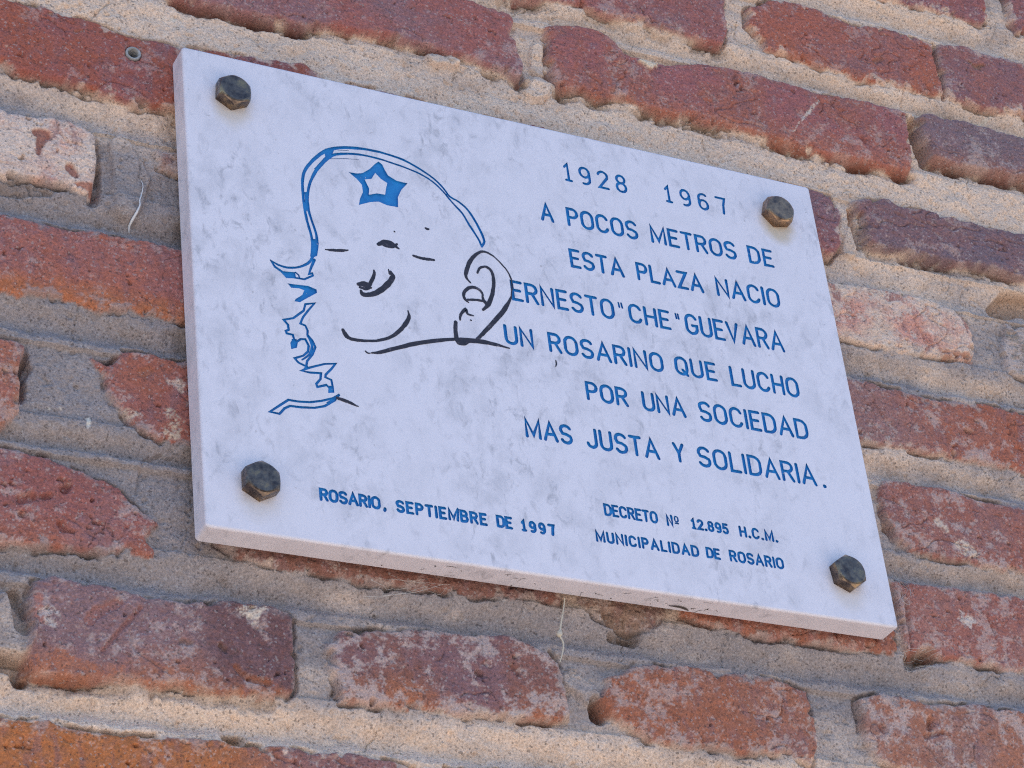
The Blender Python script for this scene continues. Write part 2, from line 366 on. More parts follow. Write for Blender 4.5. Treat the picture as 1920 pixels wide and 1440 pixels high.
for name, b in BR.items():
    p = b['p']; M = 12
    i0, i1 = np.searchsorted(xs, [p[:, 0].min() - M, p[:, 0].max() + M])
    k0, k1 = np.searchsorted(zs, [p[:, 1].min() - M, p[:, 1].max() + M])
    if i1 - i0 < 2 or k1 - k0 < 2: continue
    s = (slice(k0, k1), slice(i0, i1))
    x, z = X[s], Z[s]
    sdp = poly_sdf(p, x, z); sd0 = sdp + rag[s]
    hsh = (abs(hash(name.encode()[0] * 131 + len(name))) % 1000) / 1000.0
    cx, cz = p[:, 0].mean(), p[:, 1].mean()
    wx = np.ptp(p[:, 0]); hz = np.ptp(p[:, 1])
    tilt = ((x - cx) * (hsh - 0.5) * 0.012 + (z - cz) * ((hsh * 7.3) % 1 - 0.5) * 0.04)
    face = b['h'] + tilt + 0.95 * rough_n[s] + 0.55 * fbm(x, z, 3.2, 2, 60, 0.7) + 0.22 * grain[s]
    # worn arris
    face -= 1.5 * np.exp(-np.clip(sd0, 0, 50) / 1.1) + 0.3 * np.exp(-np.clip(sd0, 0, 50) / 5.0)
    # pits
    pm = sstep(0.50 - 0.16 * b['pits'], 0.62, pit_n[s] + 0.22 * pit_l[s]) * sstep(1.5, 5, sd0)
    face -= pm * (1.0 + 2.6 * b['pits'])
    cm = sstep(0.022, 0.004, crk[s]) * sstep(0.0, 0.2, mix_n[s] + 0.5 * (hsh - 0.5)) * sstep(1.0, 3.0, sd0)
    face -= 1.3 * cm
    # flaking
    fl = sstep(0.22, 0.27, mix_n[s] * 0.7 + 0.4 * pit_l[s])
    face -= 0.55 * fl
    k = None
    # open gap along parts of the edge
    gp = np.exp(-((sd0 + 0.9) / 0.95) ** 2) * sstep(-0.12, 0.22, gapn[s] + 0.10 * (hsh - 0.5))
    # under proud bricks the mortar is raked back
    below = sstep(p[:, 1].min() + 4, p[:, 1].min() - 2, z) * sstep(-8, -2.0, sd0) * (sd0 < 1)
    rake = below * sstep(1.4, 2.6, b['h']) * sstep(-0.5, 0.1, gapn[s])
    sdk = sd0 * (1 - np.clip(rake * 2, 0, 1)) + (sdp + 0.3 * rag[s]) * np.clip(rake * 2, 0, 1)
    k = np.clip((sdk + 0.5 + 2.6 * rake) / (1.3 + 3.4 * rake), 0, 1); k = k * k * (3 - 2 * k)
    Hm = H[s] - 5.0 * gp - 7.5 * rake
    H[s] = Hm * (1 - k) + np.maximum(face, Hm - 2.0) * k
    # colour
    u = (x - p[:, 0].min()) / wx
    if b['mix'] == 'right': t = sstep(0.42, 0.80, u + 0.16 * mix_n[s])
    else: t = sstep(-0.28, 0.28, mix_n[s] + 0.3 * bl_n[s])
    c = b['c1'] * (1 - t[..., None]) + b['c2'] * t[..., None]
    ob = b['orange'] * sstep(0.38, 0.0, (z - p[:, 1].min()) / hz + 0.35 * mix_n[s] + 0.12 * bl_n[s])
    c = c * (1 - ob[..., None]) + clay((176, 96, 54)) * ob[..., None]
    pu = 0.45 * sstep(0.05, 0.5, streak[s] + 0.5 * mix_n[s])
    c = c * (1 - pu[..., None]) + clay((124, 86, 96)) * pu[..., None]
    hu = (0.42 * sstep(-0.1, 0.45, hue_n[s]))[..., None]
    c = c * (1 - hu) + (0.55 * c + 0.45 * clay((132, 100, 112))) * hu
    ho = (0.35 * sstep(0.1, 0.5, -hue_n[s]))[..., None]
    c = c * (1 - ho) + clay((150, 72, 52)) * 0.85 * ho
    c = c * (1 + 0.20 * rough_n[s] + 0.22 * grain[s])[..., None]
    bl = b['bloom']
    bm = sstep(0.30 - 0.42 * bl, 0.52 - 0.36 * bl, bl_n[s] + 0.45 * bl_l[s] + 0.20 * np.exp(-np.clip(sd0, 0, 60) / 6.0) + 0.25 * grain[s])
    bm = bm * (0.24 + 0.58 * bl)
    c = c * (1 - bm[..., None]) + b['bcol'] * bm[..., None]
    dk = b['dark'] * sstep(0.25, 0.6, rough_n[s] - 0.6 * bl_n[s])
    c = c * (1 - 0.55 * dk[..., None])
    c = c * (1 - 0.30 * pm[..., None])
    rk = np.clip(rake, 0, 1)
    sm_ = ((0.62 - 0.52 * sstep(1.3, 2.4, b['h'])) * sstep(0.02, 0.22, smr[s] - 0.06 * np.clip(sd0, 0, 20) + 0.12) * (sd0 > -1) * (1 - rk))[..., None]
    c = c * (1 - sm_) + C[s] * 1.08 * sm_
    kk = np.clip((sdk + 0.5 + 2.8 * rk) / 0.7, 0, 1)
    under = rk * sstep(1.0, -0.6, sdk) * 0.78  # shade beneath proud bricks painted into their colour, with some dirt
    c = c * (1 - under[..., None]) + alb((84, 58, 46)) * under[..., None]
    shade_dirt = np.clip(0.85 * rk + 0.65 * gp, 0, 0.85)[..., None]  # mortar colour darkened in recesses and gaps: painted shade plus dirt
    C[s] = C[s] * (1 - shade_dirt) + alb((60, 46, 38)) * shade_dirt
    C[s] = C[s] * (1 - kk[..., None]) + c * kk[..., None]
    BM[s] = np.maximum(BM[s] * (1 - kk), kk)

rag_s = 2.4 * fbm(X, Z, 16, 3, 41) + 0.5 * fbm(X, Z, 6, 2, 42)
# --- marks seen in the photograph: holes, dents, cracks, smears (photo pixels, width mm, depth mm, colour, colour amount)
def carve(pts, w, depth, col=None, amt=0.0, soft=0.6, ragged=1.0, mm=False, warp=None):
    q = np.array(pts, float) if mm else unproj(pts, WALL_Y)
    if len(q) == 1: q = np.vstack([q, q + [0.01, 0]])
    wmax = np.max(w)
    ws = np.full(len(q), w) if np.isscalar(w) else np.array(w, float)
    M = wmax + 4
    i0, i1 = np.searchsorted(xs, [q[:, 0].min() - M, q[:, 0].max() + M])
    k0, k1 = np.searchsorted(zs, [q[:, 1].min() - M, q[:, 1].max() + M])
    s = (slice(k0, k1), slice(i0, i1))
    dd = line_dist(q, X[s], Z[s], ws) + ragged * 0.5 * (rag_s if depth > 2.5 else rag)[s]
    k = sstep(soft, -soft, dd)
    H[s] -= depth * k
    if ragged >= 2: k = k * sstep(-0.22, 0.10, bl_n[s] + 0.5 * grain[s])
    if col is not None:
        kk = (k * amt)[..., None]
        C[s] = C[s] * (1 - kk) + (clay(col) if col[0] - col[2] > 30 else alb(col)) * kk
EARTH = (104, 78, 56)
carve([(230, 275), (250, 330), (240, 385)], [14, 20, 14], -4.0)
carve([(-10, 1150), (15, 1180), (30, 1205)], [26, 26, 14], -5.5)
carve([(1075, 1270), (1110, 1300)], [10, 12], -3.0)
carve([(810, 112), (845, 115)], 9, -4.5)
carve([(998, 165), (1015, 160)], [14, 16], -3.0)
carve([(1010, 90), (1015, 125)], [9, 11], -3.0)
carve([(1600, 430), (1598, 465)], [8, 10], -2.0)
carve([(432, 1379), (456, 1379)], 5, 10, EARTH, 0.4, ragged=0.4)
carve([(30, 1110), (40, 1150), (44, 1175)], 8, 6, EARTH, 0.3)
carve([(5, 1240), (38, 1246), (42, 1262)], 9, 8, EARTH, 0.3)
carve([(1120, 1315), (1130, 1337)], [6, 8], 12, EARTH, 0.3)
carve([(1712, 1236), (1745, 1230)], 9, 8, EARTH, 0.4)
carve([(1880, 578), (1900, 562), (1960, 566)], [12, 16, 16], 9, (126, 88, 62), 0.5)
carve([(1150, 1150), (1190, 1175)], [10, 12], 4, EARTH, 0.35)
carve([(1155, 1185), (1200, 1192)], [4, 6], 5, EARTH, 0.4)
carve([(1715, 222), (1722, 255), (1733, 285), (1740, 303)], [4, 6, 7, 5], 11)
carve([(1601, 388), (1606, 420), (1614, 452)], [3, 6, 5], 9)
carve([(1751, 80), (1752, 105), (1764, 145), (1773, 182)], [1.2, 2.4, 1.6, 2.0], 5)
carve([(1699, 1130), (1704, 1165), (1710, 1230)], [1.6, 2.2, 1.6], 3.5)
carve([(185, 265), (187, 300), (187, 335), (178, 371)], [2, 3, 3, 6], 5)
carve([(47, 665), (51, 683), (44, 702)], [3, 6, 3], 5)
carve([(45, 712), (42, 745)], 2.5, 4)
carve([(178, 665), (200, 678), (222, 668)], [1, 2, 1], 4)
for pts in ([(1697, 160), (1698, 185), (1706, 207)], [(268, 856), (266, 890), (261, 918)], [(170, 37), (181, 22), (207, 0)],
            [(977, 176), (1000, 190), (1025, 188), (1036, 164)], [(1322, 262), (1330, 285), (1341, 302)], [(1470, 276), (1480, 290)],
            [(280, 860), (300, 845), (330, 850)], [(90, 1045), (98, 1060), (95, 1075)], [(1000, 142), (990, 160), (975, 172)],
            [(1490, 275), (1500, 288), (1512, 297)], [(1875, 605), (1880, 630), (1884, 660)], [(1108, 180), (1130, 178), (1150, 190)],
            [(265, 300), (262, 330), (290, 360)]):
    carve(pts, 0.8, 1.6, soft=0.5, ragged=0.5)
WHITE = (214, 204, 196)
carve([(1195, 121), (1212, 128), (1224, 121)], [3, 6, 4], -2.4, (226, 212, 196), 0.9)
carve([(1482, 252), (1500, 230), (1520, 205), (1536, 190)], [1.5, 3, 3.2, 1.0], 0, WHITE, 0.75, ragged=2.0)
carve([(1838, 228), (1860, 214), (1882, 203)], [1, 2.6, 1.6], 0, WHITE, 0.75, ragged=2.0)
carve([(167, 797), (170, 780)], [1.6, 1.8], 0, (232, 228, 226), 0.9, ragged=0.8)
carve([(118, 757), (119, 758)], 1.0, 0, WHITE, 0.9, ragged=0.2)
carve([(97, 757), (98, 757)], 1.2, 0, WHITE, 0.9, ragged=0.2)
carve([(165, 1168), (178, 1154), (218, 1134)], [5, 6, 4.5], 1.4, (162, 96, 88), 0.6, ragged=0.5)
carve([(190, 1224), (225, 1182), (262, 1143)], [2, 2.4, 2.2], 1.2, (150, 84, 74), 0.6, ragged=0.5)
carve([(440, 1254), (460, 1274), (502, 1284)], [3, 4, 3], 1.6, (150, 82, 54), 0.7, ragged=0.5)
carve([(240, 1188), (246, 1212), (262, 1232), (320, 1270)], [1, 2.2, 1.4, 0.7], 1.2, ragged=0.5)
carve([(340, 1205), (355, 1210)], 2.4, 1.2, EARTH, 0.3)
carve([(412, 1213), (418, 1219)], 3, 2.0, EARTH, 0.3, ragged=0.5)
carve([(445, 1141), (470, 1150), (497, 1139)], [4, 7, 3], 0, (204, 188, 176), 0.85, ragged=2.2)
carve([(70, 1120), (70, 1160)], [4, 5], 0, (172, 78, 56), 0.6, ragged=2)
carve([(95, 1150), (100, 1170)], [7, 6], 0, (196, 186, 184), 0.6, ragged=2.5)
carve([(64, 1240), (150, 1252), (230, 1262)], [9, 7, 4], 0.2, (172, 88, 52), 0.7, ragged=2.2)
carve([(68, 248), (82, 252), (74, 270), (72, 288)], [5, 7, 3.5, 1.6], 1.4, (138, 70, 58), 0.85)
carve([(1556, 528), (1568, 545), (1572, 560)], [4, 7, 4], 0.3, (142, 70, 66), 0.7, ragged=2.2)
carve([(1635, 543), (1665, 552), (1688, 558)], [5, 8, 5], 0.3, (146, 74, 70), 0.75, ragged=2.2)
carve([(1738, 634), (1748, 645), (1738, 660)], [5, 4, 3], 0.6, (142, 78, 70), 0.75, ragged=2)
carve([(1750, 662), (1790, 668), (1826, 672)], [3, 4, 3], 0.3, (158, 92, 70), 0.7, ragged=2)
carve([(1798, 590), (1812, 604), (1822, 622)], [2, 4, 3], 0.4, (140, 74, 72), 0.7, ragged=2)
carve([(130, 316), (143, 330)], [6, 4], 1.2, (142, 74, 62), 0.85)
carve([(140, 345), (172, 352)], [2, 6], 0.3, (160, 84, 60), 0.8)
carve([(0, 345), (40, 350), (95, 356)], [5, 8, 3], 3.0, EARTH, 0.35)
carve([(318, 768), (332, 790), (326, 812)], [5, 9, 7], 0, (214, 196, 176), 0.75, ragged=2.6)
carve([(245, 772), (268, 776)], [5, 3], 0, (208, 190, 176), 0.7, ragged=2.4)
carve([(318, 716), (340, 718)], [4, 4], 0, (204, 188, 180), 0.7, ragged=2.4)
carve([(268, 698), (282, 694)], 5, 1.0, (150, 88, 60), 0.4)
carve([(1743, 1352), (1742, 1366)], [4, 3], 4, ragged=0.4)
carve([(1735, 1382), (1768, 1374)], [3, 2], 2.2, ragged=0.4)
carve([(1654, 1366), (1656, 1367)], 5, 1.4, (150, 84, 62), 0.4, ragged=0.6)
carve([(121, 918), (128, 911)], [4, 3], 4, ragged=0.5)
carve([(38, 936), (60, 931)], [4, 4], 3.4, ragged=0.8)
carve([(80, 932), (92, 930)], [3, 3.4], 3, ragged=0.8)
carve([(113, 982), (120, 992), (138, 998)], [3, 4, 2], 3.4, ragged=0.8)
carve([(40, 965), (42, 966)], 3, 3, ragged=0.4)
carve([(120, 968), (150, 985), (178, 1008)], [1, 1.2, 0.8], 1.2, ragged=0.4)
carve([(1813, 809), (1821, 812)], [4, 3], 4, ragged=0.5)
carve([(1629, 315), (1630, 325)], 1.6, 2)
carve([(1613, 262), (1616, 272)], [1.2, 1.4], 2)
carve([(895, 1262), (902, 1266)], [3, 3], 3, ragged=0.5)
carve([(960, 1250), (968, 1262)], [2, 3], 2.2, ragged=0.6)
carve([(1610, 1130), (1640, 1150)], [1, 1], 0, WHITE, 0.3, ragged=2)
carve([(1806, 1160), (1820, 1170)], [8, 7], 0.3, (204, 192, 188), 0.75, ragged=2.4)
carve([(1800, 1020), (1826, 1042)], [8, 7], 0, (210, 194, 184), 0.7, ragged=2.8)
carve([(1755, 975), (1775, 995)], [6, 5], 0, (204, 190, 180), 0.6, ragged=2.8)
carve([(1850, 1150), (1862, 1180), (1868, 1200)], [1, 1.6, 1], 1.6, ragged=0.5)
carve([(850, 190), (852, 192)], 2, 1, ragged=0.4)
carve([(1640, 117), (1656, 112)], [4, 3], 1.8, (150, 92, 64), 0.4)
carve([(1815, 118), (1826, 128), (1842, 124)], [2, 4, 2], 1.8, (150, 110, 80), 0.5)
carve([(140, 60), (155, 58)], [3, 2], 1.2, (150, 84, 50), 0.5)
carve([(165, 122), (166, 125)], [1.6, 1.6], 2.5, ragged=0.3)
# steep flanks are wider apart on the surface than the grid shows: even them out so they do not streak
def blur(A, n, axes=(0, 1)):
    for ax in axes:
        P = np.concatenate([np.repeat(A.take([0], ax), n, ax), A, np.repeat(A.take([-1], ax), n, ax)], ax)
        A = sum(np.take(P, range(k, k + A.shape[ax]), ax) for k in range(2 * n + 1)) / (2 * n + 1)
    return A
gz, gx = np.gradient(H.astype(np.float64), zs, xs)
steep = sstep(1.6, 3.2, np.hypot(gx, gz)).astype(np.float32)
steep = np.clip(blur(steep, 1) * 1.3, 0, 1)
H = H * (1 - steep) + blur(H, 1) * steep
C = C * (1 - steep[..., None]) + blur(C, 3, (1,)) * steep[..., None]
PLUG = unproj([(249, 102)], WALL_Y)[0]
dpl = np.hypot(X - PLUG[0], Z - PLUG[1])
H = np.where(dpl < 4.6, -16.0, H)
# nothing may touch the back of the plaque
inpl = (np.abs(X) < 206) & (np.abs(Z) < 156)
H = np.where(inpl, np.minimum(H, 0.9), H)
C = np.clip(C, 0.012, 0.85)

me = bpy.data.meshes.new('brick_wall')
nv = NX * NZ
co = np.empty((nv + 8, 3), np.float32)
co[:nv, 0] = X.ravel() / 1000; co[:nv, 1] = WALL_Y - H.ravel() / 1000; co[:nv, 2] = Z.ravel() / 1000 + ZC
x0, x1, zb, zt = xs[0] / 1000, xs[-1] / 1000, zs[0] / 1000 + ZC, zs[-1] / 1000 + ZC
yb = WALL_Y + 0.30
co[nv:] = [(x0, 0.03, zb), (x1, 0.03, zb), (x1, 0.03, zt), (x0, 0.03, zt), (x0, yb, zb), (x1, yb, zb), (x1, yb, zt), (x0, yb, zt)]
ii = (np.arange(NZ - 1)[:, None] * NX + np.arange(NX - 1)[None]).ravel()
quads = np.stack([ii, ii + 1, ii + NX + 1, ii + NX], 1)
# the sides: a strip from the relief's rim back to the wall's rear face
n = nv
rim_b = np.arange(NX); rim_t = (NZ - 1) * NX + np.arange(NX); rim_l = np.arange(NZ) * NX; rim_r = np.arange(NZ) * NX + NX - 1
back = []; extra = []; cnt = nv + 8
for rim, rev in ((rim_b, 1), (rim_t, 0), (rim_l, 0), (rim_r, 1)):
    bv = co[rim].copy(); bv[:, 1] = yb
    extra.append(bv)
    ids = cnt + np.arange(len(rim)); cnt += len(rim)
    q = np.stack([rim[:-1], rim[1:], ids[1:], ids[:-1]], 1)
    back.append(q[:, ::-1] if rev else q)
co = np.vstack([co] + extra)
quads = np.vstack([quads] + back + [np.array([[n + 4, n + 7, n + 6, n + 5]])])
me.vertices.add(len(co)); me.vertices.foreach_set('co', co.astype(np.float32).ravel())
me.loops.add(quads.size); me.loops.foreach_set('vertex_index', quads.astype(np.int32).ravel())
me.polygons.add(len(quads)); me.polygons.foreach_set('loop_start', np.arange(0, quads.size, 4, dtype=np.int32))
sm = np.ones(len(quads), bool); sm[-1] = False
me.polygons.foreach_set('use_smooth', sm)
me.update(calc_edges=True)
at = me.attributes.new('tint', 'FLOAT_COLOR', 'POINT')
ca = np.full((len(co), 4), 0.3, np.float32); ca[:, 3] = 1
ca[:nv, :3] = C.reshape(-1, 3)
at.data.foreach_set('color', ca.ravel())
ab = me.attributes.new('clay', 'FLOAT', 'POINT')
bb = np.zeros(len(co), np.float32); bb[:nv] = BM.ravel()
ab.data.foreach_set('value', bb)
wall = bpy.data.objects.new('brick_wall', me)
COL.objects.link(wall)
tag(wall, 'old weathered red brick wall with sandy mortar joints behind the marble plaque', 'brick wall')

w = NT('weathered_brick')
tc = w.n('ShaderNodeTexCoord').outputs['Object']
ta = w.n('ShaderNodeAttribute', attribute_name='tint').outputs['Color']
ba = w.n('ShaderNodeAttribute', attribute_name='clay').outputs['Fac']
n1 = w.noise(tc, 900, 3, 0.6)
n2 = w.noise(tc, 330, 4, 0.65)
vor = w.n('ShaderNodeTexVoronoi'); vor.inputs['Scale'].default_value = 1000; w.l(tc, vor.inputs['Vector'])
grainm = w.ramp(n1, [(0.28, 0.62), (0.5, 1.0), (0.72, 1.3)])
grainb = w.ramp(n1, [(0.25, 0.68), (0.5, 1.0), (0.75, 1.34)])
c1 = w.mix(1.0, ta, w.mix(ba, grainm, grainb), 'MULTIPLY')
# dark and pale sand grains, black specks on the bricks, white crystals
vcol = w.n('ShaderNodeSeparateColor'); w.l(vor.outputs['Color'], vcol.inputs[0])
dk = w.math('MULTIPLY', w.math('GREATER_THAN', vcol.outputs[0], 0.955), 0.5)
lt = w.math('MULTIPLY', w.math('GREATER_THAN', vcol.outputs[1], 0.96), 0.28)
c2 = w.mix(dk, c1, (0.07, 0.05, 0.045))
c3 = w.mix(lt, c2, (0.62, 0.56, 0.52))
spots = w.ramp(n2, [(0.64, 0.0), (0.76, 0.42)])
c4 = w.mix(w.math('MULTIPLY', spots, ba), c3, (0.045, 0.03, 0.03))
n3 = w.noise(tc, 420, 3, 0.6)
wh = w.ramp(n3, [(0.66, 0.0), (0.78, 0.30)])
c5 = w.mix(w.math('MULTIPLY', w.math('MULTIPLY', wh, ba), w.ramp(w.noise(tc, 60, 3), [(0.42, 0.15), (0.6, 1.0)])), c4, (0.55, 0.50, 0.50))
w.set(Base_Color=c5, Roughness=0.92, Specular_IOR_Level=0.25)
hmix = w.math('ADD', w.math('MULTIPLY', n1, 0.6), w.math('MULTIPLY', n2, 0.9))
w.bump(hmix, 0.8, 0.0010)
me.materials.append(w.m)

# ------------------------------------------------------------------ marble plaque
T = 0.01525
def pq(pts): return unproj(pts, 0.0)          # photo pixels to plaque millimetres

# a single-line engraver's alphabet: strokes in a cell of height 1, closed strokes end with 'c'
def arc(cx, cz, rx, rz, a0, a1, n=9):
    return [(cx + rx * math.cos(math.radians(a0 + (a1 - a0) * i / n)), cz + rz * math.sin(math.radians(a0 + (a1 - a0) * i / n))) for i in range(n + 1)]
def oval(w, z0=0.0, z1=1.0, x0=0.0):
    r = (w / 2)
    hz = min(r * 1.15, (z1 - z0) / 2)
    return arc(x0 + r, z1 - hz, r, hz, 0, 180, 10) + arc(x0 + r, z0 + hz, r, hz, 180, 360, 10)[0:]
def S(w):
    r = w / 2
    return arc(r, .755, r, .245, 25, 190, 9) + arc(r * 1.0, .62, r, .13, 200, 250, 2)[1:2] + [(w * .55, .50)] + arc(r, .26, r, .26, 35, -155, 11)
G = {
 'A': (.62, [[(0, 0), (.31, 1), (.62, 0)], [(.11, .34), (.51, .34)]]),
 'B': (.50, [[(0, 0), (0, 1), (.27, 1)] + arc(.27, .765, .19, .235, 80, -80, 7) + [(.27, .53), (0, .53)], [(.27, .53)] + arc(.28, .265, .22, .265, 80, -80, 8) + [(.27, 0), (0, 0)]]),
 'C': (.54, [arc(.27, .69, .27, .31, 20, 180, 9) + arc(.27, .31, .27, .31, 180, 340, 9)]),
 'D': (.54, [[(0, 0), (0, 1), (.22, 1)] + arc(.22, .66, .32, .34, 80, 0, 6) + arc(.22, .34, .32, .34, 0, -80, 6) + [(.22, 0), (0, 0)]]),
 'E': (.44, [[(.44, 1), (0, 1), (0, 0), (.44, 0)], [(0, .52), (.36, .52)]]),
 'G': (.56, [arc(.28, .69, .28, .31, 25, 180, 9) + arc(.28, .31, .28, .31, 180, 350, 10) + [(.56, .44), (.32, .44)]]),
 'H': (.52, [[(0, 0), (0, 1)], [(.52, 0), (.52, 1)], [(0, .5), (.52, .5)]]),
 'I': (.0, [[(0, 0), (0, 1)]]),
 'J': (.42, [[(.42, 1), (.42, .26)] + arc(.21, .25, .21, .25, 0, -170, 8)]),
 'L': (.42, [[(0, 1), (0, 0), (.42, 0)]]),
 'M': (.68, [[(0, 0), (0, 1), (.34, .12), (.68, 1), (.68, 0)]]),
 'N': (.54, [[(0, 0), (0, 1), (.54, 0), (.54, 1)]]),
 'O': (.56, [oval(.56) + ['c']]),
 'P': (.48, [[(0, 0), (0, 1), (.25, 1)] + arc(.25, .74, .23, .26, 80, -80, 8) + [(.25, .48), (0, .48)]]),
 'Q': (.56, [oval(.56) + ['c'], [(.33, .26), (.56, -.03)]]),
 'R': (.50, [[(0, 0), (0, 1), (.26, 1)] + arc(.26, .75, .23, .25, 80, -80, 8) + [(.26, .5), (0, .5)], [(.26, .5), (.50, 0)]]),
 'S': (.50, [S(.50)]),
 'T': (.50, [[(0, 1), (.50, 1)], [(.25, 1), (.25, 0)]]),
 'U': (.52, [[(0, 1), (0, .27)] + arc(.26, .26, .26, .26, 180, 360, 9) + [(.52, .27), (.52, 1)]]),
 'V': (.56, [[(0, 1), (.28, 0), (.56, 1)]]),
 'Y': (.56, [[(0, 1), (.28, .47), (.56, 1)], [(.28, .47), (.28, 0)]]),
 'Z': (.48, [[(0, 1), (.48, 1), (0, 0), (.48, 0)]]),
 '1': (.30, [[(0, .80), (.15, 1), (.15, 0)], [(.02, 0), (.28, 0)]]),
 '2': (.46, [arc(.23, .74, .23, .26, 165, -25, 9) + [(.02, 0), (.46, 0)]]),
 '5': (.44, [[(.40, 1), (.06, 1), (.03, .56)] + arc(.21, .31, .22, .31, 120, -150, 11)]),
 '6': (.46, [[(.40, .93)] + arc(.25, .72, .25, .28, 70, 170, 6) + [(0, .32)], arc(.23, .30, .23, .30, 0, 330, 12) + ['c']]),
 '7': (.46, [[(0, 1), (.46, 1), (.36, .55), (.32, 0)]]),
 '8': (.46, [arc(.23, .765, .20, .235, 0, 330, 11) + ['c'], arc(.23, .27, .23, .27, 0, 330, 11) + ['c']]),
 '9': (.46, [arc(.23, .70, .23, .30, 0, 330, 12) + ['c'], [(.46, .70), (.46, .30)] + arc(.21, .27, .25, .27, 0, -110, 7)]),
 '.': (.0, [[(0, .02), (0.01, .02)]]),
 ',': (.06, [[(.06, .04), (.03, -.10), (-.03, -.18)]]),
 '"': (.20, [[(.02, 1.0), (.05, .72)], [(.17, 1.0), (.20, .72)]]),
 'o': (.30, [oval(.30, .45, 1.0) + ['c'], [(.0, .28), (.30, .28)]]),
}
class Shape:
    """one engraved shape: a stroke with widths, or a filled outline"""
    def __init__(s, pts, w=None, closed=False, fill=False):
        s.p = np.array(pts, float); s.closed = closed; s.fill = fill
        s.w = None if fill else (np.full(len(s.p), float(w)) if np.isscalar(w) else np.array(w, float))
    def loops(s):
        p = s.p
        if s.fill: return [p]
        n = len(p)
        if n == 1: p = np.vstack([p, p + [0.02, 0]]); s.p = p; s.w = np.repeat(s.w, 2); n = 2
        d = np.empty_like(p)
        if s.closed:
            a = np.roll(p, 1, 0); b = np.roll(p, -1, 0)
        else:
            a = np.vstack([p[:1], p[:-1]]); b = np.vstack([p[1:], p[-1:]])
        e1 = p - a; e2 = b - p
        l1 = np.linalg.norm(e1, axis=1); l2 = np.linalg.norm(e2, axis=1)
        e1 = np.where(l1[:, None] > 1e-9, e1 / np.maximum(l1, 1e-9)[:, None], e2 / np.maximum(l2, 1e-9)[:, None])
        e2 = np.where(l2[:, None] > 1e-9, e2 / np.maximum(l2, 1e-9)[:, None], e1)
        t = e1 + e2; tl = np.linalg.norm(t, axis=1)
        t = np.where(tl[:, None] > 1e-6, t / np.maximum(tl, 1e-6)[:, None], e2)
        nn = np.c_[-t[:, 1], t[:, 0]]
        ca = np.clip((t * e2).sum(1), 0.45, 1)
        off = nn * (s.w / 2 / ca)[:, None]
        L, R = p + off, p - off
        if s.closed: return [L, R]
        def cap(c, t, r):
            a0 = math.atan2(t[0], -t[1])      # from the left side round the end to the right
            k = 4
            out = []
            for i in range(1, k):
                a = a0 - math.pi * i / k
                out.append(c + r * np.array([math.cos(a), math.sin(a)]) * np.array([1, 1]))
            return out
        end = cap(p[-1], t[-1], s.w[-1] / 2)
        st = cap(p[0], -t[0], s.w[0] / 2)
        return [np.vstack([L] + [np.array(end)] + [R[::-1]] + [np.array(st)])]
    def inside(s, x, z):
        if s.fill: return poly_sdf(s.p, x, z) > 0
        p, w = (np.vstack([s.p, s.p[:1]]), np.r_[s.w, s.w[:1]]) if s.closed else (s.p, s.w)
        return line_dist(p, x, z, w * 1.0) < 0.0

GROUPS = []      # (part name, label, shapes)
def text_line(words, sw, label=None, squeeze=None):
    shapes = []
    for s, left, right, base_px, top_px in words:
        xl = pq([left])[0][0]; xr = pq([right])[0][0]
        zb = np.mean([q[1] for q in pq(base_px)]); zt = np.mean([q[1] for q in pq(top_px)])
        h = zt - zb - sw; xl += sw / 2; xr -= sw / 2; zb += sw / 2
        gap = .25
        tot = sum(G[c][0] for c in s) ; ng = len(s) - 1
        # natural widths for a letter 1 high, then fit letters and gaps to the measured word
        wid = xr - xl
        k = wid / ((tot + gap * ng) * h)
        ks = min(max(k, 0.66), 1.12)                      # letters
        gp = (wid - ks * tot * h) / max(ng, 1) if ng else 0
        x = xl
        for c in s:
            w_, st = G[c]
            for stroke in st:
                closed = stroke[-1] == 'c'
                pts = [(x + px_ * h * ks, zb + pz * h) for px_, pz in (stroke[:-1] if closed else stroke)]
                if closed and np.hypot(pts[0][0] - pts[-1][0], pts[0][1] - pts[-1][1]) < 1e-3: pts = pts[:-1]
                shapes.append(Shape(pts, sw * 1.25 if c in '.' else sw * 0.62 if c in '"o' else sw, closed))
            x += w_ * h * ks + gp
    GROUPS.append(('inscription_line', label, shapes))
def a(x, y): return (920 + x / 3, 280 + y / 3)
def b(x, y): return (900 + x / 2.4, 660 + y / 2.4)
def e(x, y): return (330 + x / 2.4, 820 + y / 2.4)
SW, SW2 = 2.0, 1.7
text_line([('1928', a(405, 90), a(768, 215), [a(445, 183), a(540, 205), a(740, 243)], [a(425, 76), a(525, 103), a(745, 143)]),
           ('1967', a(972, 215), a(1318, 280), [a(1015, 303), a(1200, 347), a(1305, 362)], [a(990, 200), a(1190, 250), a(1290, 268)])], SW * .85)
text_line([('A', a(284, 400), a(360, 410), [a(285, 402), a(355, 412)], [a(305, 302)]),
           ('POCOS', a(427, 380), a(829, 475), [a(435, 430), a(800, 507)], [a(425, 327), a(790, 398)]),
           ('METROS', a(896, 470), a(1384, 590), [a(905, 522), a(1355, 622)], [a(893, 425), a(1345, 515)]),
           ('DE', a(1446, 590), a(1594, 640), [a(1460, 640), a(1595, 668)], [a(1440, 540), a(1575, 565)])], SW)
text_line([('ESTA', a(443, 610), a(756, 715), [a(450, 668), a(755, 719)], [a(437, 555), a(705, 610)]),
           ('PLAZA', a(820, 690), a(1204, 807), [a(830, 738), a(1203, 810)], [a(813, 632), a(1155, 702)]),
           ('NACIO', a(1266, 775), a(1625, 840), [a(1275, 823), a(1595, 890)], [a(1258, 720), a(1590, 780)])], SW)
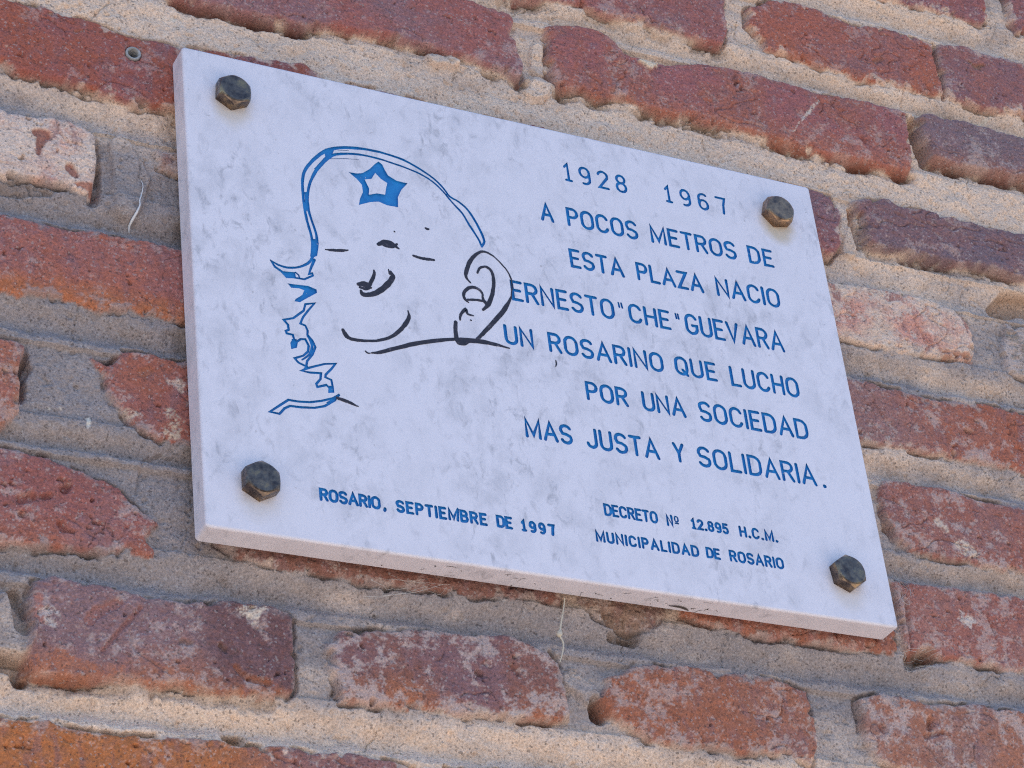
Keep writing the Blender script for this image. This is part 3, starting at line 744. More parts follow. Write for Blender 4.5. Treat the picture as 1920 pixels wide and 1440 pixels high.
text_line([('ERNESTO', a(113, 790), a(695, 900), [a(118, 853), a(665, 950)], [a(108, 738), a(655, 835)]),
           ('"', a(708, 868), a(748, 875), [a(712, 955)], [a(708, 853)]),
           ('CHE', a(775, 920), a(1012, 970), [a(815, 978), a(1018, 1020)], [a(805, 868), a(1000, 910)]),
           ('"', a(1030, 935), a(1064, 940), [a(1038, 1025)], [a(1030, 915)]),
           ('GUEVARA', a(1093, 985), a(1658, 1136), [a(1130, 1047), a(1655, 1140)], [a(1125, 928), a(1605, 1020)])], SW)
text_line([('UN', a(74, 1030), a(242, 1075), [a(110, 1102), a(240, 1120)], [a(68, 983), a(235, 1010)]),
           ('ROSARINO', a(323, 1085), a(972, 1205), [a(330, 1137), a(945, 1256)], [a(318, 1030), a(930, 1138)]),
           ('QUE', a(1033, 1210), a(1272, 1260), [a(1065, 1266), a(1278, 1313)], [a(1060, 1165), a(1255, 1200)]),
           ('LUCHO', a(1346, 1275), a(1734, 1345), [a(1357, 1332), a(1703, 1393)], [a(1337, 1218), a(1690, 1280)])], SW)
text_line([('POR', b(475, 170), b(672, 245), [b(482, 217), b(670, 249)], [b(470, 130), b(650, 160)]),
           ('UNA', b(727, 210), b(931, 294), [b(755, 268), b(930, 297)], [b(725, 175), b(893, 205)]),
           ('SOCIEDAD', b(981, 250), b(1474, 345), [b(1012, 314), b(1440, 391)], [b(1005, 222), b(1430, 300)])], SW)
text_line([('MAS', b(200, 335), b(417, 385), [b(208, 384), b(390, 417)], [b(192, 293), b(385, 325)]),
           ('JUSTA', b(478, 400), b(813, 484), [b(510, 437), b(812, 487)], [b(520, 345), b(765, 388)]),
           ('Y', b(862, 410), b(914, 410), [b(907, 499)], [b(860, 405), b(910, 410)]),
           ('SOLIDARIA', b(976, 455), b(1520, 600), [b(1008, 521), b(1518, 604)], [b(1003, 425), b(1485, 510)]),
           ('.', b(1545, 608), b(1559, 608), [b(1552, 613)], [b(1535, 520)])], SW)
text_line([('ROSARIO', e(644, 255), e(922, 305), [e(646, 284), e(905, 326)], [e(640, 227), e(900, 262)]),
           (',', e(932, 320), e(944, 320), [e(935, 328)], [e(930, 270)]),
           ('SEPTIEMBRE', e(990, 320), e(1404, 395), [e(1010, 342), e(1403, 399)], [e(1008, 284), e(1395, 340)]),
           ('DE', e(1441, 375), e(1518, 412), [e(1445, 406), e(1517, 416)], [e(1438, 347), e(1508, 357)]),
           ('1997', e(1550, 380), e(1704, 400), [e(1588, 428), e(1692, 443)], [e(1560, 370), e(1690, 390)])], SW2)
text_line([('DECRETO', b(557, 710), b(800, 745), [b(562, 737), b(780, 770)], [b(553, 685), b(780, 710)]),
           ('N', b(837, 752), b(868, 757), [b(842, 783)], [b(836, 728)]), ('o', b(872, 762), b(899, 764), [b(870, 786)], [b(868, 733)]),
           ('12.895', b(947, 760), b(1119, 795), [b(968, 799), b(1098, 819)], [b(955, 748), b(1100, 770)]),
           ('H.C.M.', b(1165, 805), b(1341, 848), [b(1168, 834), b(1291, 848)], [b(1163, 783), b(1284, 796)])], SW2 * .9)
text_line([('MUNICIPALIDAD', b(519, 825), b(985, 895), [b(523, 856), b(960, 918)], [b(515, 800), b(960, 868)]),
           ('DE', b(1016, 900), b(1086, 935), [b(1021, 925), b(1087, 939)], [b(1013, 875), b(1080, 887)]),
           ('ROSARIO', b(1121, 915), b(1368, 955), [b(1126, 942), b(1350, 978)], [b(1117, 888), b(1348, 925)])], SW2 * .9)

def p1(l): return pq([(280 + x / 3, 60 + y / 3) for x, y in l])
def p2(l): return pq([(440 + x / 3.2, 420 + y / 3.2) for x, y in l])
def smooth(pts, n=4):
    pts = np.array(pts, float); P = np.vstack([2 * pts[0] - pts[1], pts, 2 * pts[-1] - pts[-2]])
    out = []
    for i in range(1, len(P) - 2):
        for k in range(n):
            t = k / n
            out.append(0.5 * ((2 * P[i]) + (P[i + 1] - P[i - 1]) * t + (2 * P[i - 1] - 5 * P[i] + 4 * P[i + 1] - P[i + 2]) * t * t + (3 * P[i] - P[i - 1] - 3 * P[i + 1] + P[i + 2]) * t ** 3))
    out.append(P[-2]); return np.array(out)
def wl(ws, n=4): return np.interp(np.linspace(0, len(ws) - 1, (len(ws) - 1) * n + 1), range(len(ws)), ws)
D = []
OUT = [(1870, 1207), (1884, 1178), (1865, 1125), (1830, 1060), (1790, 1000), (1740, 955), (1690, 926), (1655, 880), (1600, 825), (1520, 770), (1430, 720), (1330, 685), (1230, 662), (1130, 651), (1040, 655), (980, 675), (920, 722), (880, 770), (863, 820), (862, 880), (869, 960), (882, 1040), (898, 1100), (912, 1150), (918, 1205), (912, 1260)]
INN = [(1870, 1207), (1848, 1160), (1800, 1086), (1760, 1020), (1700, 955), (1650, 895), (1590, 840), (1520, 797), (1450, 767), (1380, 742), (1320, 722), (1240, 700), (1150, 686), (1050, 688), (1000, 712), (950, 762), (920, 812), (900, 862), (890, 925), (896, 1000), (915, 1065), (938, 1135), (943, 1190), (936, 1255)]
D.append(Shape(smooth(p1(OUT), 3), 1.05 * wl([1.5, 1.5, 1.5, 1.5, 1.4, 1.3, 1.3, 1.3, 1.3, 1.3, 1.5, 1.5, 1.7, 1.9, 2.2, 2.2, 2.0, 1.8, 1.7, 1.6, 1.6, 1.6, 1.5, 1.5, 1.6, 1.5], 3)))
D.append(Shape(smooth(p1(INN), 3), 1.0 * wl([1.4, 1.4, 1.4, 1.4, 1.3, 1.2, 1.2, 1.2, 1.2, 1.2, 1.2, 1.4, 1.4, 1.8, 2.4, 2.2, 1.8, 1.6, 1.6, 1.6, 1.4, 1.5, 2.0, 1.6], 3)))
D.append(Shape(p1([(872, 900), (880, 1000), (889, 1010), (885, 900)]), fill=True))
D.append(Shape(p1([(905, 1165), (940, 1165), (944, 1210), (934, 1265), (906, 1270), (920, 1215)]), fill=True))
D.append(Shape(p1([(985, 680), (1040, 662), (1030, 690), (985, 715), (935, 775), (925, 770), (990, 700)]), fill=True))
# brim
D.append(Shape(smooth(p2([(215, 217), (262, 245), (320, 262), (390, 257), (438, 236), (462, 208), (476, 175), (484, 140)]), 3), wl([1.0, 1.4, 1.4, 1.4, 1.6, 1.6, 1.6, 2.0], 3)))
D.append(Shape(p2([(215, 217), (242, 256), (282, 284), (312, 318), (350, 321), (418, 331), (470, 309), (466, 296), (446, 300), (456, 268), (478, 215)]), [1.0, 1.5, 1.6, 1.4, 1.2, 1.2, 1.3, 1.3, 1.3, 1.5, 1.8]))
D.append(Shape(p2([(290, 283), (364, 289), (368, 322), (314, 322)]), fill=True))
D.append(Shape(p2([(364, 290), (384, 306), (388, 322)]), 0.9))
# folds and locks down the side
D.append(Shape(p2([(316, 356), (360, 362), (440, 370), (492, 393), (494, 412), (440, 442), (392, 470), (358, 464), (366, 450), (405, 425), (418, 398), (388, 386), (340, 382)]), fill=True))
D.append(Shape(p2([(478, 476), (424, 481), (414, 520), (352, 564), (294, 575), (320, 604), (324, 634), (306, 642), (312, 656), (348, 664), (356, 690), (342, 716), (346, 742), (366, 736), (372, 706), (396, 691), (424, 692), (444, 730), (440, 765), (412, 790), (360, 805), (382, 831), (430, 855), (434, 822), (468, 782), (484, 738), (466, 698), (436, 664), (437, 640), (424, 610), (394, 598), (410, 560), (440, 520)]), 1.35, True))
D.append(Shape(smooth(p2([(440, 672), (462, 715), (462, 750), (446, 785), (405, 815)]), 3), wl([1.6, 1.8, 1.5, 1.2, 1.0], 3)))
D.append(Shape(p2([(342, 690), (372, 690), (366, 738), (344, 744)]), fill=True))
D.append(Shape(p2([(425, 490), (418, 520), (350, 568), (340, 566), (400, 528)]), fill=True))
D.append(Shape(p2([(604, 838), (540, 840), (460, 858), (402, 880), (452, 891), (518, 896), (514, 930), (490, 960), (496, 978), (550, 966), (570, 985), (568, 1006), (591, 1006), (588, 975), (580, 936), (545, 920), (546, 904), (580, 870)]), 1.35, True))
D.append(Shape(p2([(434, 852), (420, 868)]), 1.2))
D.append(Shape(p2([(565, 970), (590, 972), (592, 1010), (566, 1008)]), fill=True))
D.append(Shape(p2([(626, 1020), (590, 1046), (520, 1062), (450, 1070), (380, 1065), (322, 1055), (275, 1085), (212, 1126), (270, 1140), (300, 1106), (332, 1091), (400, 1100), (480, 1103), (540, 1092), (602, 1056)]), 1.35, True))
D.append(Shape(p2([(600, 1042), (626, 1016), (634, 1028), (600, 1062), (560, 1078), (548, 1070)]), fill=True))
D.append(Shape(p1([(1015, 713), (1100, 712), (1178, 717)]), [0.3, 0.4, 0.3]))
D.append(Shape(p1([(1060, 668), (1120, 666)]), 0.35))
STAR = [(1120, 787), (1165, 795), (1200, 793), (1240, 770), (1270, 742), (1290, 729), (1310, 745), (1325, 775), (1342, 806), (1390, 836), (1453, 852), (1418, 888), (1398, 930), (1399, 986), (1340, 975), (1290, 954), (1240, 957), (1179, 973), (1184, 940), (1201, 900), (1196, 860), (1165, 825)]
HOLE = [(1270, 792), (1300, 825), (1338, 850), (1331, 880), (1326, 915), (1280, 908), (1235, 915), (1236, 880), (1212, 830), (1250, 825)]
class Ring(Shape):
    def __init__(s, o, i): s.o = Shape(o, fill=True); s.i = Shape(i, fill=True)
    def loops(s): return [s.o.p, s.i.p]
    def inside(s, x, z): return s.o.inside(x, z) & ~s.i.inside(x, z)
GROUPS.append(('line_drawing', None, D))
GROUPS.append(('star', None, [Ring(p1(STAR), p1(HOLE))]))

# body: loops from the front face round the eased arris to the back
PW, PH, ER, CR = 400.0, 300.0, 1.6, 2.2
def rrect(inset):
    hw, hh = PW / 2 - inset, PH / 2 - inset; r = max(CR - inset, 0.35)
    out = []
    for cx, cz, a0 in ((hw - r, hh - r, 0), (-hw + r, hh - r, 90), (-hw + r, -hh + r, 180), (hw - r, -hh + r, 270)):
        for k in range(5):
            aa = math.radians(a0 + 22.5 * k); out.append((cx + r * math.cos(aa), cz + r * math.sin(aa)))
    return out
prof_ = [(ER * (1 - math.sin(t)), ER * (1 - math.cos(t))) for t in np.linspace(0, math.pi / 2, 6)]   # inset, depth
prof_ += [(0, T * 1000 - 0.8), (0.8, T * 1000)]
front = rrect(prof_[0][0])
V, E2, owner = [list(p) for p in front], [], []
nf = len(front)
E2 += [(i, (i + 1) % nf) for i in range(nf)]
# some inner points so that the face is not one fan of slivers
for gx in np.linspace(-180, 180, 13):
    for gz in np.linspace(-130, 130, 10): V.append([gx + 0.37, gz - 0.21])
jr = np.random.RandomState(3)
for nm, lb, shapes in GROUPS:
    for sh in shapes:
        for lp in sh.loops():
            lp = np.asarray(lp); keep = [0]
            for i in range(1, len(lp)):
                if np.hypot(*(lp[i] - lp[keep[-1]])) > 0.05: keep.append(i)
            lp = lp[keep] + jr.uniform(-0.09, 0.09, (len(keep), 2))
            s0 = len(V); V += lp.tolist()
            E2 += [(s0 + i, s0 + (i + 1) % len(lp)) for i in range(len(lp))]
vo, eo, fo, _, _, _ = delaunay_2d_cdt([Vector(v) for v in V], E2, [], 0, 1e-4)
VO = np.array([tuple(v) for v in vo]); FO = np.array([tuple(f) for f in fo])
cen = VO[FO].mean(1)
fown = np.full(len(FO), -1)
for gi, (nm, lb, shapes) in enumerate(GROUPS):
    for sh in shapes:
        allp = np.vstack(sh.loops())
        lo, hi = allp.min(0) - 0.5, allp.max(0) + 0.5
        c = np.where((cen[:, 0] > lo[0]) & (cen[:, 0] < hi[0]) & (cen[:, 1] > lo[1]) & (cen[:, 1] < hi[1]))[0]
        if len(c):
            ins = sh.inside(cen[c, 0], cen[c, 1]); fown[c[ins]] = gi
print('cdt', len(VO), len(FO), [int((fown == g).sum()) for g in range(len(GROUPS))])

mb = NT('white_marble')
tc = mb.n('ShaderNodeTexCoord').outputs['Object']
mp = mb.n('ShaderNodeMapping'); mp.inputs['Rotation'].default_value = (0, math.radians(-35), 0); mp.inputs['Scale'].default_value = (1.2, 1, 0.9)
mb.l(tc, mp.inputs['Vector']); mc = mp.outputs[0]
mp2 = mb.n('ShaderNodeMapping'); mp2.inputs['Rotation'].default_value = (0, math.radians(-38), 0); mp2.inputs['Scale'].default_value = (1.35, 1, 0.78)
mb.l(tc, mp2.inputs['Vector']); md_ = mp2.outputs[0]
zone = mb.ramp(mb.noise(tc, 15, 4, 0.55), [(0.40, 0.0), (0.64, 1.0)])            # where the grey gathers
cl = mb.ramp(mb.noise(mc, 48, 8, 0.68, 0.3), [(0.45, 0.0), (0.72, 1.0)])
fl = mb.ramp(mb.noise(md_, 105, 7, 0.72, 0.6), [(0.53, 0.0), (0.72, 1.0)])       # short slanting flecks
vn = mb.ramp(mb.math('ABSOLUTE', mb.math('SUBTRACT', mb.noise(md_, 11, 6, 0.6, 0.7), 0.5)), [(0.0, 1.0), (0.035, 0.0)])
WHITE_, GREY_, DARK_ = (0.81, 0.738, 0.772), (0.48, 0.45, 0.48), (0.27, 0.255, 0.275)
base = mb.mix(mb.math('MULTIPLY', cl, mb.math('ADD', mb.math('MULTIPLY', zone, 0.55), 0.16)), WHITE_, GREY_)
base = mb.mix(mb.math('MULTIPLY', mb.math('MULTIPLY', vn, fl), 0.55), base, GREY_)
base = mb.mix(mb.math('MULTIPLY', fl, mb.math('ADD', mb.math('MULTIPLY', zone, 0.66), 0.08)), base, DARK_)
sep = mb.n('ShaderNodeSeparateXYZ'); mb.l(tc, sep.inputs[0])
BOLTS = [unproj([q], -0.0036)[0] for q in ((438, 172), (1459.5, 396), (490, 900.5), (1591, 1074))]
# bolt shank rust bleeding into the stone below each head
st_n = mb.noise(tc, 130, 4, 0.6)
for i, (bx, bz) in enumerate(BOLTS):
    dx = mb.math('ABSOLUTE', mb.math('SUBTRACT', sep.outputs[0], bx / 1000))
    dz = mb.math('SUBTRACT', sep.outputs[2], (bz - 7.5) / 1000)
    dz2 = mb.math('MULTIPLY', mb.math('ABSOLUTE', dz), 0.8)
    dd = mb.math('SQRT', mb.math('ADD', mb.math('POWER', dx, 2.0), mb.math('POWER', dz2, 2.0)))
    dd = mb.math('ADD', dd, mb.math('MULTIPLY', mb.math('SUBTRACT', st_n, 0.5), 0.008))
    k = mb.ramp(mb.math('MULTIPLY', dd, 50.0), [(0.36, (0.42, 0.65, 0.18, 0.22)[i]), (0.66, 0.0)])
    base = mb.mix(k, base, (0.55, 0.40, 0.20))
# dust on the underside and cobweb dirt specks near the foot
sp = mb.ramp(mb.noise(tc, 260, 2, 0.5), [(0.725, 0.0), (0.76, 0.5)])
base = mb.mix(mb.math('MULTIPLY', sp, 0.6), base, (0.22, 0.17, 0.13))
mb.set(Base_Color=base, Roughness=0.42, Specular_IOR_Level=0.4)
mb.bump(mb.noise(tc, 700, 3, 0.6), 0.08, 0.0006)

plaque = bpy.data.objects.new('marble_plaque', None)
COL.objects.link(plaque); plaque.location = (0, 0, ZC); plaque.empty_display_size = 0.05
tag(plaque, 'white marble plaque with blue engraved lettering and a scribbled face, bolted to the brick wall', 'plaque')

DEP = 0.9
edge_f = {}
for fi, f in enumerate(FO):
    for k in range(3):
        i, j = f[k], f[(k + 1) % 3]; edge_f.setdefault((min(i, j), max(i, j)), []).append(fi)
vv_ = [(x / 1000, 0.0, z / 1000) for x, z in VO]
ff_ = [tuple(int(i) for i in f) for f, o in zip(FO, fown) if o < 0]
# the front outline as the triangulation returned it
idx = [int(np.argmin(np.hypot(VO[:, 0] - p[0], VO[:, 1] - p[1]))) for p in front]
prev = idx
for ins_, dp in prof_[1:]:
    cur = []
    for x, z in rrect(ins_):
        cur.append(len(vv_)); vv_.append((x / 1000, dp / 1000, z / 1000))
    for i in range(nf):
        j = (i + 1) % nf; ff_.append((prev[i], cur[i], cur[j], prev[j]))
    prev = cur
ff_.append(tuple(prev))
slab = mesh_obj('slab', vv_, ff_, mb.m, plaque)
bmx = bmesh.new(); bmx.from_mesh(slab.data)
bmesh.ops.delete(bmx, geom=[v for v in bmx.verts if not v.link_faces], context='VERTS')
bmesh.ops.recalc_face_normals(bmx, faces=bmx.faces); bmx.to_mesh(slab.data); bmx.free()
c_front = [p for p in slab.data.polygons if abs(p.center.y) < 1e-7 and abs(p.normal.y) > 0.9]
if c_front and c_front[0].normal.y > 0: slab.data.flip_normals()

pt = NT('blue_enamel')
tc = pt.n('ShaderNodeTexCoord').outputs['Object']
pc = pt.ramp(pt.noise(tc, 160, 4, 0.6), [(0.32, (0.007, 0.155, 0.43, 1)), (0.68, (0.013, 0.235, 0.56, 1))])
chip = pt.ramp(pt.noise(tc, 420, 3, 0.6), [(0.70, 0.0), (0.74, 0.8)])
pc = pt.mix(chip, pc, (0.42, 0.46, 0.52))
pt.set(Base_Color=pc, Roughness=0.5)
pt.bump(pt.noise(tc, 900, 2, 0.6), 0.25, 0.0004)
for gi, (nm, lb, shapes) in enumerate(GROUPS):
    tri = FO[fown == gi]
    used = np.unique(tri); remap = {int(u): i for i, u in enumerate(used)}
    nz = jr.uniform(-0.04, 0.04, len(used))
    vs_ = [(VO[u, 0] / 1000, (DEP + nz[i]) / 1000, VO[u, 1] / 1000) for i, u in enumerate(used)]
    fs_ = [tuple(remap[int(i)] for i in (f[0], f[1], f[2])) for f in tri]
    top = {}
    for fi in np.where(fown == gi)[0]:
        f = FO[fi]
        for k in range(3):
            i, j = int(f[k]), int(f[(k + 1) % 3])
            fl_ = edge_f[(min(i, j), max(i, j))]
            other = [q for q in fl_ if q != fi]
            if other and fown[other[0]] == gi: continue
            for q in (i, j):
                if q not in top: top[q] = len(vs_); vs_.append((VO[q, 0] / 1000, 0.00004, VO[q, 1] / 1000))
            fs_.append((remap[i], remap[j], top[j], top[i]))
    o = mesh_obj(nm, vs_, fs_, pt.m, plaque)

# marker pen scribble: thin ink films lying on the stone
ink = NT('black_marker_ink')
tc = ink.n('ShaderNodeTexCoord').outputs['Object']
ic = ink.ramp(ink.noise(tc, 300, 4, 0.65), [(0.35, (0.014, 0.008, 0.010, 1)), (0.60, (0.035, 0.022, 0.028, 1)), (0.76, (0.20, 0.165, 0.19, 1))])
ink.set(Base_Color=ic, Roughness=0.45)
MK = []
def mk(l, w, sm=4):
    q = p2(l); ws = [w] * len(l) if np.isscalar(w) else w
    k = 0.102                                             # zoomed pixels to millimetres
    if len(q) > 2: MK.append(Shape(smooth(q, sm), wl([x * k for x in ws], sm)))
    else: MK.append(Shape(q, [x * k for x in ws]))
mk([(545, 153), (580, 157), (640, 159), (680, 157)], [8, 17, 19, 8])
mk([(862, 122), (900, 110), (940, 118), (985, 148)], [22, 34, 34, 10])
mk([(868, 112), (905, 128), (950, 134), (975, 120)], [14, 26, 26, 10])
mk([(1072, 190), (1110, 203), (1150, 210), (1195, 216)], [14, 19, 19, 16])
mk([(957, 44), (960, 47)], [9, 9]); mk([(1146, 26), (1158, 30), (1167, 30)], [14, 16, 6])
mk([(836, 278), (838, 300), (822, 340), (800, 385)], [10, 18, 22, 22])
mk([(742, 362), (780, 360), (815, 362)], [22, 36, 12]); mk([(752, 380), (785, 388), (820, 382)], [16, 22, 10])
mk([(757, 400), (768, 420), (805, 425), (865, 405), (918, 362), (948, 318), (936, 284)], [14, 28, 28, 32, 34, 30, 10])
mk([(922, 272), (930, 300)], [6, 12])
mk([(650, 636), (668, 668), (700, 690), (780, 701), (870, 698), (940, 676), (990, 640), (1030, 592), (1046, 556), (1040, 520)], [20, 28, 20, 15, 16, 18, 22, 26, 20, 7])
mk([(784, 764), (798, 774), (812, 776)], [9, 9, 7])
mk([(820, 774), (870, 770), (960, 747), (1080, 719), (1200, 701), (1320, 691), (1400, 698), (1480, 706), (1560, 722), (1650, 746)], [8, 22, 22, 26, 24, 18, 30, 28, 22, 7])
mk([(1416, 354), (1392, 325), (1388, 290), (1412, 225), (1446, 184), (1490, 165), (1550, 192), (1600, 240), (1640, 290), (1660, 332)], [8, 14, 24, 24, 20, 14, 10, 9, 9, 9])
mk([(1660, 332), (1664, 380), (1658, 440)], [9, 7, 8])
mk([(1658, 440), (1622, 508), (1562, 580), (1502, 645), (1455, 692)], [12, 26, 26, 24, 20])
mk([(1456, 294), (1472, 264), (1510, 258), (1544, 290), (1554, 350), (1546, 420), (1522, 482), (1490, 516)], [12, 14, 15, 18, 20, 22, 26, 14])
mk([(1490, 428), (1472, 398), (1432, 380), (1394, 390), (1374, 420), (1382, 452), (1402, 470)], [10, 16, 20, 20, 18, 16, 10])
mk([(1398, 455), (1450, 456), (1505, 466)], [14, 15, 14]); mk([(1486, 420), (1492, 455), (1508, 480)], [10, 18, 16])
mk([(1352, 576), (1356, 545), (1386, 512), (1398, 540), (1432, 550)], [10, 16, 18, 14, 8])
mk([(1416, 577), (1419, 579)], [10, 9])
mk([(1326, 588), (1325, 640), (1332, 690), (1345, 712)], [20, 24, 26, 28])
mk([(1345, 712), (1375, 714), (1405, 700)], [30, 32, 20])
mk([(614, 1044), (660, 1060), (700, 1076), (742, 1096)], [16, 20, 16, 5])
MK.append(Shape(pq([(1042, 676), (1043, 682), (1042, 688)]), [0.6, 1.0, 0.5]))
MK.append(Shape(pq([(1078, 642), (1079, 643)]), 0.5))
vs_, fs_ = [], []
jj = np.random.RandomState(9)
for li, sh in enumerate(MK):
    lp = sh.loops()[0]
    n_ = len(sh.p)
    # a strip: left and right rails of the stroke, rough edged
    L, R = lp[:n_], lp[n_ + 3:n_ + 3 + n_][::-1]
    L = L + jj.uniform(-0.13, 0.13, L.shape); R = R + jj.uniform(-0.13, 0.13, R.shape)
    yt = -(0.05 + 0.004 * li) / 1000
    s0 = len(vs_)
    for q in np.vstack([L, R]): vs_.append((q[0] / 1000, yt, q[1] / 1000))
    for q in np.vstack([L, R]): vs_.append((q[0] / 1000, 0.00001, q[1] / 1000))
    for i in range(n_ - 1): fs_.append((s0 + i, s0 + n_ + i, s0 + n_ + i + 1, s0 + i + 1))
    capE = lp[n_:n_ + 3]; capS = lp[2 * n_ + 3:]
    ce = []
    for q in capE: ce.append(len(vs_)); vs_.append((q[0] / 1000, yt, q[1] / 1000))
    fs_.append(tuple([s0 + n_ - 1] + [s0 + 2 * n_ - 1] + ce[::-1]))
    cs = []
    for q in capS: cs.append(len(vs_)); vs_.append((q[0] / 1000, yt, q[1] / 1000))
    fs_.append(tuple([s0 + n_] + [s0] + cs[::-1]))
    o2 = s0 + 2 * n_
    for i in range(n_ - 1):
        fs_.append((s0 + i, s0 + i + 1, o2 + i + 1, o2 + i)); fs_.append((s0 + n_ + i, s0 + n_ + i + 1, o2 + n_ + i + 1, o2 + n_ + i))
mko = mesh_obj('marker_scribble', vs_, fs_, ink.m, plaque)

# bolts: hexagon heads with a turned chamfer
def bolt_mat(name, c0, c1, c2):
    z = NT(name)
    tc = z.n('ShaderNodeNewGeometry').outputs['Position']
    f1 = z.ramp(z.noise(tc, 140, 5, 0.65), [(0.36, c0), (0.52, c1), (0.68, c2)])
    z.set(Base_Color=f1, Metallic=0.95, Roughness=z.ramp(z.noise(tc, 260, 3, 0.6), [(0.35, 0.16), (0.65, 0.45)]))
    z.bump(z.noise(tc, 420, 4, 0.65), 0.25, 0.0006)
    return z.m
DARKB = bolt_mat('tarnished_brass', (0.08, 0.06, 0.055, 1), (0.20, 0.145, 0.11, 1), (0.38, 0.25, 0.13, 1))
BRASS = bolt_mat('dull_brass', (0.12, 0.085, 0.07, 1), (0.34, 0.21, 0.13, 1), (0.52, 0.31, 0.17, 1))
AF, HH = 18.0, 7.2
def bolt(c, rot, mesh=None):
    o = bpy.data.objects.new('bolt', mesh) if mesh else None
    if not o:
        bmb = bmesh.new()
        R_ = AF / math.sqrt(3); ri = AF / 2
        rings = []
        N = 48
        def hexr(t):
            tt = (t % (math.pi / 3)) - math.pi / 6
            return ri / math.cos(tt)
        for kind in ('base', 'shoulder', 'edge', 'dish', 'mid'):
            ring = []
            for k in range(N):
                t = 2 * math.pi * k / N
                hr = hexr(t)
                cut = (hr - ri) / (R_ - ri)
                if kind == 'base': r, y = hr, 0.0
                elif kind == 'shoulder': r, y = hr, HH - 0.9 - 1.0 * cut
                elif kind == 'edge': r, y = ri * 0.96, HH - 0.35
                elif kind == 'dish': r, y = ri * 0.88, HH
                else: r, y = ri * 0.35, HH + 0.12
                ring.append(bmb.verts.new((r * math.sin(t) / 1000, -y / 1000, r * math.cos(t) / 1000)))
            rings.append(ring)
        for A_, B_ in zip(rings, rings[1:]):
            for k in range(N): bmb.faces.new((A_[k], A_[(k + 1) % N], B_[(k + 1) % N], B_[k]))
        bmb.faces.new(rings[-1])
        bmesh.ops.recalc_face_normals(bmb, faces=bmb.faces)
        mesh = bpy.data.meshes.new('bolt'); bmb.to_mesh(mesh); bmb.free(); mesh.materials.append(DARKB)
        o = bpy.data.objects.new('bolt', mesh)
    COL.objects.link(o); o.parent = plaque
    o.location = (c[0] / 1000, 0.0, c[1] / 1000); o.rotation_euler = (0, rot, 0)
    return o, mesh
mesh = None
for c, r in zip(BOLTS, (0.06, 0.30, 0.02, -0.10)):
    # the pixel measured is the middle of the raised face: shift for the head's height
    o, mesh = bolt(c, r, mesh)
    if r == 0.30:
        o.data = mesh.copy(); o.data.materials[0] = BRASS; o['label'] = 'brassy yellow brown bolt with rust stain below'

# ------------------------------------------------------------------ small things on the wall
def tube(pts, rad, sides=6):
    """rings along a 3-D path"""
    pts = [Vector(p) for p in pts]; vs, fs = [], []
    rad = [rad] * len(pts) if np.isscalar(rad) else rad
    for i, p in enumerate(pts):
        t = (pts[min(i + 1, len(pts) - 1)] - pts[max(i - 1, 0)]).normalized()
        u = t.cross(Vector((0, 1, 0.13))).normalized(); v = t.cross(u)
        for k in range(sides):
            a_ = 2 * math.pi * k / sides
            vs.append(p + (u * math.cos(a_) + v * math.sin(a_)) * rad[i])
    for i in range(len(pts) - 1):
        for k in range(sides):
            fs.append((i * sides + k, i * sides + (k + 1) % sides, (i + 1) * sides + (k + 1) % sides, (i + 1) * sides + k))
    fs.append(tuple(range(sides))); fs.append(tuple(range((len(pts) - 1) * sides, len(pts) * sides)))
    return vs, fs
def surf(x, z):
    i = min(max(np.searchsorted(xs, x), 1), NX - 2); k = min(max(np.searchsorted(zs, z), 1), NZ - 2)
    return WALL_Y - float(H[k - 1:k + 2, i - 1:i + 2].max()) / 1000
# wall plug: an open grey plastic sleeve left in the brick
pl = NT('grey_plastic')
tc = pl.n('ShaderNodeTexCoord').outputs['Object']
pl.set(Base_Color=pl.ramp(pl.noise(tc, 500, 4), [(0.35, (0.26, 0.25, 0.24, 1)), (0.65, (0.42, 0.40, 0.38, 1))]), Roughness=0.6)
bmp = bmesh.new()
prof2 = [(2.9, -13), (2.9, 1.0), (3.2, 1.5), (4.0, 1.5), (4.3, 1.0), (4.3, -13)]
N = 32; rings = []
for r, h in prof2:
    rings.append([bmp.verts.new((r * math.cos(2 * math.pi * k / N) / 1000, -h / 1000, r * math.sin(2 * math.pi * k / N) / 1000)) for k in range(N)])
for A_, B_ in zip(rings, rings[1:]):
    for k in range(N): bmp.faces.new((A_[k], B_[k], B_[(k + 1) % N], A_[(k + 1) % N]))
bmesh.ops.recalc_face_normals(bmp, faces=bmp.faces)
mp_ = bpy.data.meshes.new('wall_plug'); bmp.to_mesh(mp_); bmp.free(); mp_.materials.append(pl.m)
for p_ in mp_.polygons: p_.use_smooth = True
plug = bpy.data.objects.new('wall_plug', mp_); COL.objects.link(plug)
plug.location = (PLUG[0] / 1000, WALL_Y, PLUG[1] / 1000 + ZC); plug.rotation_euler = (math.radians(4), 0, math.radians(-4))
tag(plug, 'small grey hollow plastic wall plug stuck in the red brick beside the plaque', 'wall plug')

fi = NT('pale_fibre')
fi.set(Base_Color=(0.72, 0.68, 0.66), Roughness=0.7)
q = unproj([(264, 335), (268, 347), (266, 362), (260, 378), (259, 390), (254, 402), (248, 414), (250, 425)], WALL_Y)
pts = [(x / 1000, surf(x, z) - 0.0006, z / 1000 + ZC) for x, z in smooth(q, 4)]
rr = list(np.interp(np.linspace(0, 1, len(pts)), [0, .25, .6, .8, 1], [.00012, .0003, .0004, .0008, .00015]))
vs, fs = tube(pts, rr)
th = mesh_obj('thread', vs, fs, fi.m, smooth=True)
tag(th, 'short white thread caught on the grey mortar left of the plaque', 'thread')

